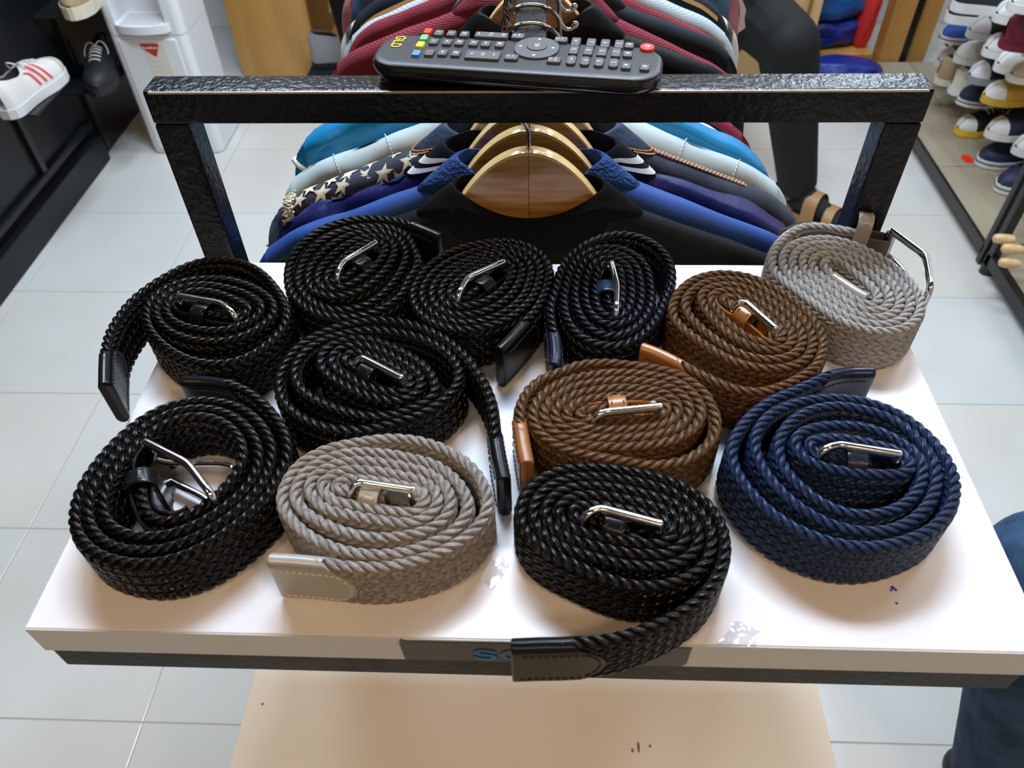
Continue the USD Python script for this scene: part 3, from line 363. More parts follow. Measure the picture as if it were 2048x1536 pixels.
       '2018,-2181 1695,-2116 1575,-2162'),)
# ------------------------------------------------------------------ braided belts
def unpack(t): return np.array([[float(a) for a in q.split(',')] for q in t.split()]) * 1e-4
class Path:
    """smooth plan curve, evaluated by arc length"""
    def __init__(s, P):
        from scipy.interpolate import CubicSpline
        d = np.r_[0, np.cumsum(np.linalg.norm(np.diff(P, axis=0), axis=1))]
        Q = CubicSpline(d, P)(np.linspace(0, d[-1], len(P) * 12))
        s.s = np.r_[0, np.cumsum(np.linalg.norm(np.diff(Q, axis=0), axis=1))]; s.L = s.s[-1]; s.Q = Q
        t = np.gradient(Q, s.s, axis=0); s.T = t / np.linalg.norm(t, axis=1)[:, None]
        c = P.mean(0); a = P - c; s.ccw = np.sum(a[:-1, 0] * a[1:, 1] - a[1:, 0] * a[:-1, 1]) > 0
    def __call__(s, u):
        u = np.asarray(u, float); uc = np.clip(u, 0, s.L)
        p = np.stack([np.interp(uc, s.s, s.Q[:, k]) for k in (0, 1)], -1); t = np.stack([np.interp(uc, s.s, s.T[:, k]) for k in (0, 1)], -1)
        t /= np.linalg.norm(t, axis=-1, keepdims=True)
        p = p + t * (u - uc)[..., None]
        n = np.stack([t[..., 1], -t[..., 0]], -1)           # right-hand side
        return p, t, n if s.ccw else -n                      # n points to the outside of the coil
BW, BT, PS, NS = .0350, .0062, .0062, 8
def _section():
    rows = [('top', .0)]; out = []; R = BT / 2; hs = BW - BT; tarc = 0; shift = 0
    def add(n, z, nx, nz, row, v, sl, amp, arc): out.append((n, z, nx, nz, row, v, sl, amp, arc))
    for v in np.linspace(-.5, .5, 10)[:-1]:
        a = math.pi * (.5 - v); add(R*math.cos(a), BW-R+R*math.sin(a), math.cos(a), math.sin(a), 0, v, -2.0*(v+.5), .0023, (v+.5)*math.pi*R)
    arc = math.pi * R; sl = -2.0; row = 1
    for k in range(7):
        sg = 1 if k % 2 == 0 else -1
        for v in (-.5, -.22, .22):
            add(R, BW-R-hs*(k+v+.5)/7, 1, 0, row, v, sl+sg*(v+.5), .0018, arc+hs*(k+v+.5)/7)
        sl += sg; row += 1
    arc += hs
    for v in np.linspace(-.5, .5, 5)[:-1]:
        a = -math.pi * (v+.5); add(R*math.cos(a), R+R*math.sin(a), math.cos(a), math.sin(a), row, v, sl, .0012, arc+(v+.5)*math.pi*R)
    arc += math.pi*R; row += 1
    for k in range(7):
        sg = 1 if k % 2 == 0 else -1
        for v in (-.5, -.22, .22):
            add(-R, R+hs*(k+v+.5)/7, -1, 0, row, v, sl+sg*(v+.5), .0018, arc+hs*(k+v+.5)/7)
        sl += sg; row += 1
    a0 = out[0]; out.append((*a0[:6], sl, a0[7], arc+hs))
    return np.array(out)
SEC = _section()
def braid(path, s0, s1, z0):
    """the plaited band: every visible float of every strand is a raised, slanted pillow of its own"""
    ds = PS / NS; k = np.arange(int((s1-s0)/ds) + 14) - 4
    n, z, nx, nz, row, v, sl, amp, arc = SEC.T
    U = s0 + ds * k[:, None] + PS * sl[None, :]
    ph = (k[:, None] / NS + .5 * (row[None, :] % 2)) % 1.0
    q = 2 * ph - 1
    h = (.92 * np.sqrt(np.clip(1 - q**2, 0, 1)) + .08) * (1 - .80 * np.abs(2 * v)[None, :] ** 2.6) + .10 * q * (np.abs(v) < .4)[None, :]
    h = h - .45 * (np.abs(q) > .99)                        # deep creases between neighbouring cords
    U = np.clip(U, s0, s1); p, t, nn = path(U)
    h = amp[None, :] * (h - .45)
    off = n[None, :] + nx[None, :] * h
    P = np.concatenate([p + nn * off[..., None], (z0 + z[None, :] + nz[None, :] * h)[..., None]], -1)
    V, f = grid(P)
    if path.ccw: f = f[:, ::-1]
    uv = np.stack([np.broadcast_to(ds * k[:, None], U.shape), np.broadcast_to(arc[None, :], U.shape)], -1).reshape(-1, 2)
    return (V, f), uv
def stadium(T, H, m=6, r=None):
    r = r or T / 2; r = min(r, T/2); o = []
    for cx, cz, a0 in ((T/2-r, H-r, 0), (-(T/2-r), H-r, 90), (-(T/2-r), r, 180), (T/2-r, r, 270)):
        for a in np.linspace(a0, a0+90, m): o.append((cx + r*math.cos(math.radians(a)), cz + r*math.sin(math.radians(a))))
    return np.array(o)
def sleeve(path, s0, s1, T, H, z0, tongue, rev=False, fold=True):
    """leather end cap: a folded sheath with a rounded tongue where it meets the braid"""
    S0 = stadium(T, H, 7, T * .5); S = []
    for k in range(len(S0)):
        a, b = S0[k], S0[(k+1) % len(S0)]; q = max(1, int(np.linalg.norm(b-a) / .0022)); S += [a + (b-a) * j / q for j in range(q)]
    S = np.array(S); n, z = S.T; zc = H/2
    edge = tongue * ((2*np.abs(z-zc)/H) ** 2.0)
    a = s0 + (edge if not rev else 0*edge); b = np.full(len(S), s1)
    if rev: a, b = np.full(len(S), s0), s1 - edge
    w = np.linspace(0, 1, 18); rows = []
    U = a[None, :] * (1-w[:, None]) + b[None, :] * w[:, None]; sc = np.ones(18)
    if not rev: U = np.vstack([U[:1], U, U[-1:] + .0007, U[-1:] + .0009]); sc = np.r_[.72, sc, .80, .03]
    else: U = np.vstack([U[:1] - .0009, U[:1] - .0007, U, U[-1:]]); sc = np.r_[.03, .80, sc, .72]
    p, t, nn = path(U)
    off = n[None, :] * sc[:, None]; zz = zc + (z[None, :] - zc) * np.where(sc < .5, .9, np.where(sc < .75, .97, 1))[:, None]
    P = np.concatenate([p + nn * off[..., None], (z0 + zz)[..., None]], -1)
    v, f = grid(P, False, True)
    if not path.ccw: f = f[:, ::-1]
    return v, f
def stitches(path, s0, s1, T, H, z0, tongue, rev=False):
    pts = []
    for side in (-1, 1):
        zz = np.linspace(.0035, H-.0065, 40)
        for zq in (H - .0068, .0056):
            e = tongue * (2*abs(zq-H/2)/H) ** 2.0
            a, b = (s0 + e + .003, s1 - .002) if not rev else (s0 + .002, s1 - e - .003)
            for u in np.arange(a, b - .0022, .0034): pts.append((side, u, u + .0022, zq, zq))
        for q in np.linspace(.0068, H-.0092, 7):
            e0, e1 = [tongue * (2*abs(y-H/2)/H) ** 2.0 + .0026 for y in (q, q+.0022)]
            pts.append((side, s0 + e0, s0 + e1, q, q+.0022) if not rev else (side, s1 - e0, s1 - e1, q, q+.0022))
    ms = []
    for side, u0, u1, za, zb in pts:
        p, t, nn = path(np.array([u0, u1])); p = p + nn * (side * (T/2 + .0001))
        ms.append(tube(np.c_[p, [z0+za, z0+zb]], .00058, 5))
    return join(ms)
def strap(path, s_end, rev, z0, half, H, flare):
    """two leather layers joined by a fold around the hinge pin"""
    L = path.L; s = np.linspace(0, s_end, 26); sgn = 1
    U = s if not rev else L - s
    p, t, nn = path(U)
    d = half + flare * np.clip((s - s_end * .45) / (s_end * .55), 0, 1) ** 1.6 + .0006 * np.sin(s * 260)
    A, B = p + nn * d[:, None], p - nn * d[:, None]
    out = -t[0] if not rev else t[0]
    th = np.linspace(0, math.pi, 9)[1:-1]
    F = np.array([p[0] + nn[0] * half * math.cos(a) + out * half * math.sin(a) for a in th])
    C = np.vstack([A[::-1], F, B]); T = np.gradient(C, axis=0); T /= np.linalg.norm(T, axis=1)[:, None]; N = np.stack([T[:, 1], -T[:, 0]], 1)
    w = .00085; sec = [(-w, .001), (w, .001), (w, H*.35), (w, H-.0006), (0, H), (-w, H-.0006), (-w, H*.35)]
    P = np.stack([np.c_[C + N * a, np.full(len(C), z0 + b)] for a, b in sec], 1)
    v, f = grid(P, False, True); m = len(sec); n = len(C)
    caps = [[0, k, k+1] for k in range(1, m-1)] + [[(n-1)*m, (n-1)*m+k+1, (n-1)*m+k] for k in range(1, m-1)]
    return (v, np.vstack([f, caps])), p[0], nn[0], out
def keeper(path, s, rev, z0, raise_=0.0, T=.0165, H=.0385, w=.0105):
    U = s if not rev else path.L - s
    p, t, nn = path(np.array([U])); p, t, nn = p[0], t[0], nn[0]
    S = stadium(T, H, 6, T*.46); n = len(S); rows = []
    c = np.array([0, H/2]); inner = c + (S - c) * [1 - .0030/T, 1 - .0030/H]
    for dw, q in ((-w/2, inner), (-w/2, S), (-w/2+.0012, c + (S-c)*1.02), (w/2-.0012, c + (S-c)*1.02), (w/2, S), (w/2, inner)):
        rows.append(np.c_[p + t * dw + nn * q[:, :1], z0 + raise_ + q[:, 1]])
    m1 = grid(np.array(rows), True, True)
    st_ = []
    for dw in (-w/2 + .0018, w/2 - .0018):
        for k in range(0, n, 3):
            a, b = c + (S[k]-c)*1.03, c + (S[(k+1) % n]-c)*1.03
            st_.append(tube([np.r_[p + t*dw + nn*a[0], z0+raise_+a[1]], np.r_[p + t*dw + nn*b[0], z0+raise_+b[1]]], .00036, 4))
    return m1, join(st_)
def buckle_frame(plan, zlo, zhi, r=.008, a=.0021, b=.0027):
    """rectangular loop of flat bar standing on its long side, bowed in plan"""
    from scipy.interpolate import CubicSpline
    plan = np.asarray(plan); d = np.r_[0, np.cumsum(np.linalg.norm(np.diff(plan, axis=0), axis=1))]
    # slightly rounded bend
    u = np.linspace(0, d[-1], 60); Q = np.stack([np.interp(u, d, plan[:, k]) for k in (0, 1)], 1)
    ker = np.hanning(17); ker /= ker.sum(); Qp = np.vstack([Q[0] + (Q[0]-Q[1]) * np.arange(8, 0, -1)[:, None], Q, Q[-1] + (Q[-1]-Q[-2]) * np.arange(1, 9)[:, None]])
    Q = np.stack([np.convolve(Qp[:, k], ker, 'valid') for k in (0, 1)], 1)
    u = np.r_[0, np.cumsum(np.linalg.norm(np.diff(Q, axis=0), axis=1))]; L = u[-1]
    loop = []
    def arc(cx, cz, a0, rr=r):
        for t in np.linspace(a0, a0-90, 7): loop.append((cx + rr*math.cos(math.radians(t)), cz + rr*math.sin(math.radians(t)), math.cos(math.radians(t)), math.sin(math.radians(t))))
    r0 = .0016
    arc(r0, zhi - r0, 180, r0)
    for s in np.linspace(r0, L - r, 24)[1:-1]: loop.append((s, zhi, 0, 1))
    arc(L - r, zhi - r, 90)
    for z in np.linspace(zhi - r, zlo + r, 6)[1:-1]: loop.append((L, z, 1, 0))
    arc(L - r, zlo + r, 0)
    for s in np.linspace(L - r, r0, 24)[1:-1]: loop.append((s, zlo, 0, -1))
    arc(r0, zlo + r0, 270, r0)
    G = []
    Tq = np.gradient(Q, axis=0); Tq /= np.linalg.norm(Tq, axis=1)[:, None]
    for s, z, os, oz in loop:
        p = np.array([np.interp(s, u, Q[:, k]) for k in (0, 1)]); t = np.array([np.interp(s, u, Tq[:, k]) for k in (0, 1)]); t /= np.linalg.norm(t); n = np.array([t[1], -t[0]])
        ring = []
        for ca, cb in ((1, .35), (.80, .78), (.34, 1), (-.34, 1), (-.80, .78), (-1, .35), (-1, -.35), (-.80, -.78), (-.34, -1), (.34, -1), (.80, -.78), (1, -.35)):
            xy = p + n * (a * ca) + t * (os * b * cb - os * b); ring.append((*xy, z + oz * b * cb - oz * b))
        G.append(ring)
    v, f = grid(np.array(G), True, True)
    return (v, f), Q, L
BELTS = dict(
  A=('black', 'black braided belt at far left, its leather tip overhanging the left board edge', .26, .085),
  B=('black', 'black braided belt coiled in the back row, its tip pointing backwards beside the black jacket', .3, .06),
  C=('black', 'tightly coiled black braided belt in the back row with a glossy tip pointing forward', .3, .06),
  D=('midnight', 'blue-black braided belt with a blue keeper loop, coiled upright between black and brown belts', .3, .06),
  E=('brown', 'brown braided belt in the back row, its tan tip lying against the other brown belt', .3, .06),
  F=('cool_grey', 'grey braided belt in the back right corner with its buckle sticking out beyond the coil', .3, .06),
  G=('black', 'loosely coiled black braided belt, its long tail running forward beside the grey belt', .3, .06),
  H=('brown', 'brown braided belt in the middle, just behind the front black belt, with a gleaming buckle', .3, .06),
  I=('black', 'black braided belt at front left, wound as an open ring around its own buckle', .3, .06),
  J=('grey', 'grey braided belt in the front row with a stitched grey leather tip at its left', .3, .06),
  K=('black', 'black braided belt in the front row whose leather tip hangs over the dark sticker', .3, .06),
  L=('navy', 'navy blue braided belt at front right with its dark tip pointing back to the right', .3, .06))
LEATHER = dict(black=('leather_black', 'leather_black', 'thread_black'), midnight=('leather_navy', 'leather_blue', 'thread_black'), brown=('leather_tan', 'leather_tan', 'thread_brown'),
               grey=('leather_grey', 'leather_grey', 'thread_cream'), cool_grey=('leather_dgrey', 'leather_grey', 'thread_cream'), navy=('leather_navy', 'leather_navy', 'thread_black'))
for k, (col, label, _, _) in BELTS.items():
    plan, bar = (unpack(t) for t in BELT_PATHS[k]); path = Path(plan); L = path.L; rev = k == 'F'
    lea, kee, thr = LEATHER[col]
    o = thing('braided_belt', label, 'belt', (*plan.mean(0), ZB), group=None)
    z0 = ZB + .0009; S_TIP = .043
    a, b = (S_TIP * .5, L - .013) if rev else (.013, L - S_TIP * .5)
    (mb, uv) = braid(path, a, b, z0 - .0004)
    obj('braided_band', mb, 'braid_' + col, o, smooth=True, uv=uv)
    tip = obj('leather_tip', sleeve(path, 0, S_TIP, .0082, .0362, z0 - .0004, .016, True) if rev else sleeve(path, L - S_TIP, L, .0082, .0362, z0 - .0004, .016), lea if k != 'F' else 'leather_grey', o, smooth=50, label=f'{"pale" if rev else "smooth"} leather end cap of the belt')
    obj('stitching', stitches(path, 0, S_TIP, .0082, .0362, z0 - .0004, .016, True) if rev else stitches(path, L - S_TIP, L, .0082, .0362, z0 - .0004, .016), thr, tip, smooth=True, kind='stuff')
    s_end = {'I': .072, 'F': .075}.get(k, .050)
    sm, hinge, hn, hout = strap(path, s_end, rev, z0, .0049, .0335, .0016)
    obj('leather_strap', sm, lea, o, smooth=40, label='folded leather tab that holds the buckle')
    m1, m2 = keeper(path, {'I': .022, 'F': .018}.get(k, .021), rev, ZB + .0012, .010 if k == 'F' else 0)
    kp = obj('keeper_loop', m1, kee, o, smooth=40, label='blue leather keeper loop' if k == 'D' else None); obj('stitching', m2, thr, kp, smooth=True, kind='stuff')
    # buckle: shift the traced bar so that it starts at the fold of the tab
    bar = bar.copy(); shift = hinge + hout * .0008 - bar[0]
    lim = .007; sl = np.linalg.norm(shift); shift = shift * min(1, lim / max(sl, 1e-9)) if k not in 'IF' else shift * 1.0
    side = np.sign((bar[1] - bar[0]) @ hn) or 1
    if k not in 'IF': bar = bar + shift * .35
    else: bar = bar + shift
    fm, Q, BL = buckle_frame(bar, ZB + .0050, ZB + .0435)
    bk = obj('buckle', fm, 'chrome', o, smooth=40, label='polished metal buckle frame')
    p0 = Q[0]; obj('hinge_pin', tube([(*(hinge), ZB + .004), (*(hinge), ZB + .039)], .0017, 8), 'dark_chrome', bk)
    if k == 'I': q = [at(120 + 620/3.2, 740 + 575/3.2, z=ZB+.031), at(120 + 850/3.2, 740 + 600/3.2, z=ZB+.030), at(120 + 1040/3.2, 740 + 600/3.2, z=ZB+.029), at(120 + 1108/3.2, 740 + 628/3.2, z=ZB+.027)]
    else:
        off = np.array([Q[-1][1] - Q[0][1], -(Q[-1][0] - Q[0][0])]); off *= .003 / np.linalg.norm(off)
        mid = ZB + .021; q = [(*hinge, mid), (*(Q[20] + off * .8), mid + .001), (*(Q[45] + off), mid + .001), (*(Q[-1] + off * .6), mid)]
    obj('prong', tube(spline(q, 24), np.r_[np.full(20, .0016), .0015, .0014, .0012, .0008], 8), 'chrome', bk)

# ------------------------------------------------------------------ remote control
ZR = ZB + HF; RT = .0150
Ra, Rb = at(753, 94, z=ZR+RT)[:2], at(1327, 127, z=ZR+RT)[:2]
rc = (Ra + Rb) / 2; rx = (Rb - Ra); RL = np.linalg.norm(rx); rx /= RL; ry = np.array([-rx[1], rx[0]]); RR = np.array([[rx[0], ry[0], 0], [rx[1], ry[1], 0], [0, 0, 1]])
rm = thing('remote_control', 'black television remote with coloured keys lying on the top bar of the rack', 'remote control', (*rc, ZR))
def rem(mesh, dz=0): return place(mesh, RR, (*rc, ZR + dz - .0050))
def loft(levels, n=48):
    """stack of rounded-rectangle outlines (half length, half width, corner radius, z)"""
    G = []
    for a, b, r, z in levels:
        o = stadium(2*b, 2*a, n // 4, r); G.append(np.c_[o[:, 1] - a, o[:, 0], np.full(len(o), z)])
    G = np.array(G); v, f = grid(G, False, True); m = G.shape[1]; nn = len(v)
    v = np.vstack([v, G[0].mean(0), G[-1].mean(0)]); k = np.arange(m); k2 = (k+1) % m; b = (len(levels)-1) * m
    f = np.vstack([f, np.stack([np.full(m, nn), k, k2], 1), np.stack([np.full(m, nn+1), b+k2, b+k], 1)])
    return v, f[:, ::-1]
A_, B_ = RL/2, .0250
obj('shell', rem(loft([(A_*.90, B_*.55, .012, .0052), (A_*.95, B_*.74, .014, .0062), (A_*.985, B_*.93, .017, .0094), (A_, B_, .018, .0135), (A_, B_, .018, .0165), (A_-.0008, B_-.0008, .0175, .0178)])), 'remote_shell', rm, smooth=50)
face = obj('face_plate', rem(loft([(A_-.0012, B_-.0012, .017, .0172), (A_-.0012, B_-.0012, .017, .0187), (A_-.0024, B_-.0024, .016, .0196), (A_-.006, B_-.006, .013, .0200)])), 'remote_face', rm, smooth=50)
def loc(px, py): p = at(px, py, z=ZR+RT)[:2] - rc; return p @ rx, p @ ry
KT = .0200
def text_at(s, x, y, h, parent, m='print_white', z=.0219, name='legend', bold=False):
    v, f = arr(meshkit.text_mesh(s, h, .0002, bold)); v = v - [(v[:, 0].min()+v[:, 0].max())/2, (v[:, 1].min()+v[:, 1].max())/2, 0]
    w = np.stack([v[:, 1] + x, -v[:, 0] + y, v[:, 2] + z - .0001], 1)       # reads towards the front, top towards the power key
    obj(name, rem((w, f)), m, parent, smooth=False)
def sym(kind, x, y, r, parent, m='print_white', z=.0219, ang=0):
    P = {'tri': Polygon([(r, 0), (-.6*r, .85*r), (-.6*r, -.85*r)]), 'chev': Polygon([(r*.5, 0), (-r*.5, r), (-r*.5, r*.6), (r*.05, 0), (-r*.5, -r*.6), (-r*.5, -r)]), 'dot': Point(0, 0).buffer(r, 6), 'bar': sbox(-r*.25, -r, r*.25, r), 'rec': sbox(-r, -r*.6, r, r*.6),
         'plus': sbox(-r*.25, -r, r*.25, r).union(sbox(-r, -r*.25, r, r*.25)), 'home': Polygon([(-r, -.8*r), (.1*r, -.8*r), (r, 0), (.1*r, .8*r), (-r, .8*r)]),
         'ring': Point(0, 0).buffer(r, 8).difference(Point(0, 0).buffer(r*.7, 8)), 'power': Point(0, 0).buffer(r, 8).difference(Point(0, 0).buffer(r*.7, 8)).difference(sbox(0, -r*.3, r*1.2, r*.3)).union(sbox(.1*r, -r*.13, r, r*.13)),
         'ff': Polygon([(0, r*1.0), (-.8*r, .1*r), (.8*r, .1*r)]).union(Polygon([(0, -.05*r), (-.8*r, -r), (.8*r, -r)]))}[kind]
    P = affinity.rotate(P, ang, origin=(0, 0))
    obj('legend', place(place(join([prism(g, 0, .0002) for g in getattr(P, 'geoms', [P])]), t=(x, y, z - .0001)), RR, (*rc, ZR - .0050)), m, parent, smooth=False)
def key(px, py, a, b, m='rubber_key', r=None, label=None, name='key', h=.0018):
    x, y = loc(px, py); r = r or min(a, b) * .45
    msh = place(loft([(a, b, r, .0190), (a, b, r, KT+h-.0006), (a-.0004, b-.0004, max(r-.0004, .0003), KT+h-.0001), (a-.001, b-.001, max(r-.001, .0003), KT+h)], 24), t=(x, y, 0))
    return obj(name, rem(msh), m, rm, smooth=40, label=label), x, y
for (px, py), m, n in (((856, 65.5), 'key_red', 'red'), ((848.5, 78.5), 'key_green', 'green'), ((841, 92.5), 'key_yellow', 'yellow'), ((833, 109.5), 'key_blue', 'blue')):
    key(px, py, .0027, .0042, m, label=f'{n} key')
for (px, py), t in (((878, 69.5), 'bar'), ((868, 86.5), 'bar'), ((903, 70.5), 'bar'), ((895, 88), 'tri'), ((886, 109), 'ff'), ((929, 72), 'rec'), ((919.5, 88.5), 'rec'), ((912, 110.5), 'rec'), ((947.5, 90), 'rec'), ((972, 91.5), 'ff'), ((1000, 92.5), 'rec'),
                    ((1258, 94.5), 'rec'), ((1255, 112), 'rec'), ((1289, 138.5), 'rec')):
    o, x, y = key(px, py, .0031, .0044); sym(t, x, y, .0013, o, ang=90 if t == 'bar' else 0)
o, x, y = key(859.5, 109, .0031, .0046); sym('dot', x, y, .0011, o, 'print_red')
o, x, y = key(1252, 135.5, .0031, .0046); sym('home', x, y, .0012, o)
o, x, y = key(983, 74, .0114, .0042, r=.0008)
sym('bar', x - .0085, y, .0014, o); text_at('VOL', x, y, .0022, o); sym('plus', x + .0085, y, .0014, o)
o, x, y = key(966, 114, .0114, .0060, r=.0008)
sym('chev', x - .0075, y, .0017, o, ang=180); text_at('CH', x, y, .0024, o); sym('chev', x + .0075, y, .0017, o)
o, x, y = key(1073.5, 98.5, .0150, .0165, r=.0149, name='ring_key', h=.0014)
for dx, dy, an in ((0, .0125, 90), (0, -.0125, -90), (.0110, 0, 0), (-.0110, 0, 180)): sym('tri', x + dx, y + dy, .0016, o, z=.0215, ang=an)
o, x, y = key(1074, 97, .0068, .0072, r=.0067, name='ok_key', h=.0021); text_at('OK', x, y, .0030, o, z=.0222)
for (px, py), t in (((1036, 76), 'MENU'), ((1122, 83), 'ECO'), ((1023, 118), 'EXIT'), ((1108, 124), 'GUIDE')):
    o, x, y = key(px, py, .0044, .0040, r=.0014); text_at(t, x + .001, y, .0012, o); sym('ring', x - .0022, y, .0011, o)
for col, items in (((1151.5, 1147.5, 1142.5), ('REP', '0', 'INFO')), ((1182, 1176.5, 1170), ('7', '8', '9')), ((1210, 1204, 1198), ('4', '5', '6')), ((1238, 1232, 1227), ('1', '2', '3'))):
    for px, py, t in zip(col, (87.5 + (col[0]-1151)*.06, 104 + (col[0]-1151)*.06, 124 + (col[0]-1151)*.07), items):
        o, x, y = key(px, py, .0031, .0064, r=.0012 if t not in ('3', '6', '9', 'INFO') else .0028); text_at(t, x, y, .0032 if len(t) == 1 else .0014, o)
o, x, y = key(1294, 98, .0048, .0054, 'key_red', r=.0047, label='round red power key'); sym('power', x, y, .0018, o)
x, y = loc(797, 84); text_at('GLD', x, y, .0066, rm, 'print_yellow', z=.0203, name='lettering', bold=True)
# ------------------------------------------------------------------ wooden hangers and the clothes on the rail
ZA = ZB + .065; XC = -.0052
def hanger(y, label, group='wooden hangers along the rail', full=True, dz=0.0, tilt=0.0):
    t = thing('wooden_hanger', label, 'hanger', (XC, y, ZA + dz), group=None)
    x = np.linspace(.0002, .205, 40)
    zt = np.where(x < .062, -13.6*x**2, -13.6*.062**2 - 1.69*(x-.062)*np.exp(-(x-.062)/.022) - .43*(x-.062) * (1-np.exp(-(x-.062)/.022)))
    zb = zt - (.058 - .020 * np.clip(x/.205, 0, 1)) + np.where(x < .06, 8*(.06-x)**2 * -1 + .0, 0)
    for sg, m in ((-1, 'l'), (1, 'r')):
        pol = Polygon(np.r_[np.c_[x, zt], np.c_[x, zb][::-1]]).buffer(-.0012).buffer(.0012)
        v, f = arr(prism(pol, -.0058, .0058))
        v = np.stack([sg * v[:, 0] + XC, v[:, 2] + y, v[:, 1] + ZA + dz], 1)
        arm = obj('arm', (v, f if sg < 0 else f[:, ::-1]), 'hanger_wood_' + m, t, smooth=40)
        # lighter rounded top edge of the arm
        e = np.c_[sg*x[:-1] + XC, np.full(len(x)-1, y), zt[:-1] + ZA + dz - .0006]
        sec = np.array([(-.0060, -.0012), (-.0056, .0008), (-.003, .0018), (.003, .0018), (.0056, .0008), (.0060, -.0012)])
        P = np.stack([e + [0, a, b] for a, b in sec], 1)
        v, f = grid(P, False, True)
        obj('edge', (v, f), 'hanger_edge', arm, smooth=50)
    z0 = ZA + dz
    hk = [(XC, y, z0 - .004), (XC, y, z0 + .010), (XC - .004, y, z0 + .022), (XC - .019, y, z0 + .036), (XC - .0235, y, z0 + .052)]
    R = .0235
    hk += [(XC + R*math.cos(a), y, ZB + .1165 + .017 * math.sin(a)) for a in np.linspace(math.pi, .15, 9)]
    hk += [(XC + R + .001, y, ZB + .105), (XC + R + .007, y, ZB + .098), (XC + R + .014, y, ZB + .102)]
    pth = spline(hk, 60)
    obj('hook', tube(pth, .0017, 7), 'dark_chrome', t, smooth=True); obj('hook_end', ball(pth[-1], .0032), 'dark_chrome', t, smooth=True)
    return t
def shoulder(x, hw, slope):
    ax = np.abs(x); return .026 - slope * np.clip(ax - .052, 0, 9) - 1.6 * np.clip(ax - (hw - .03), 0, 9) ** 1.5
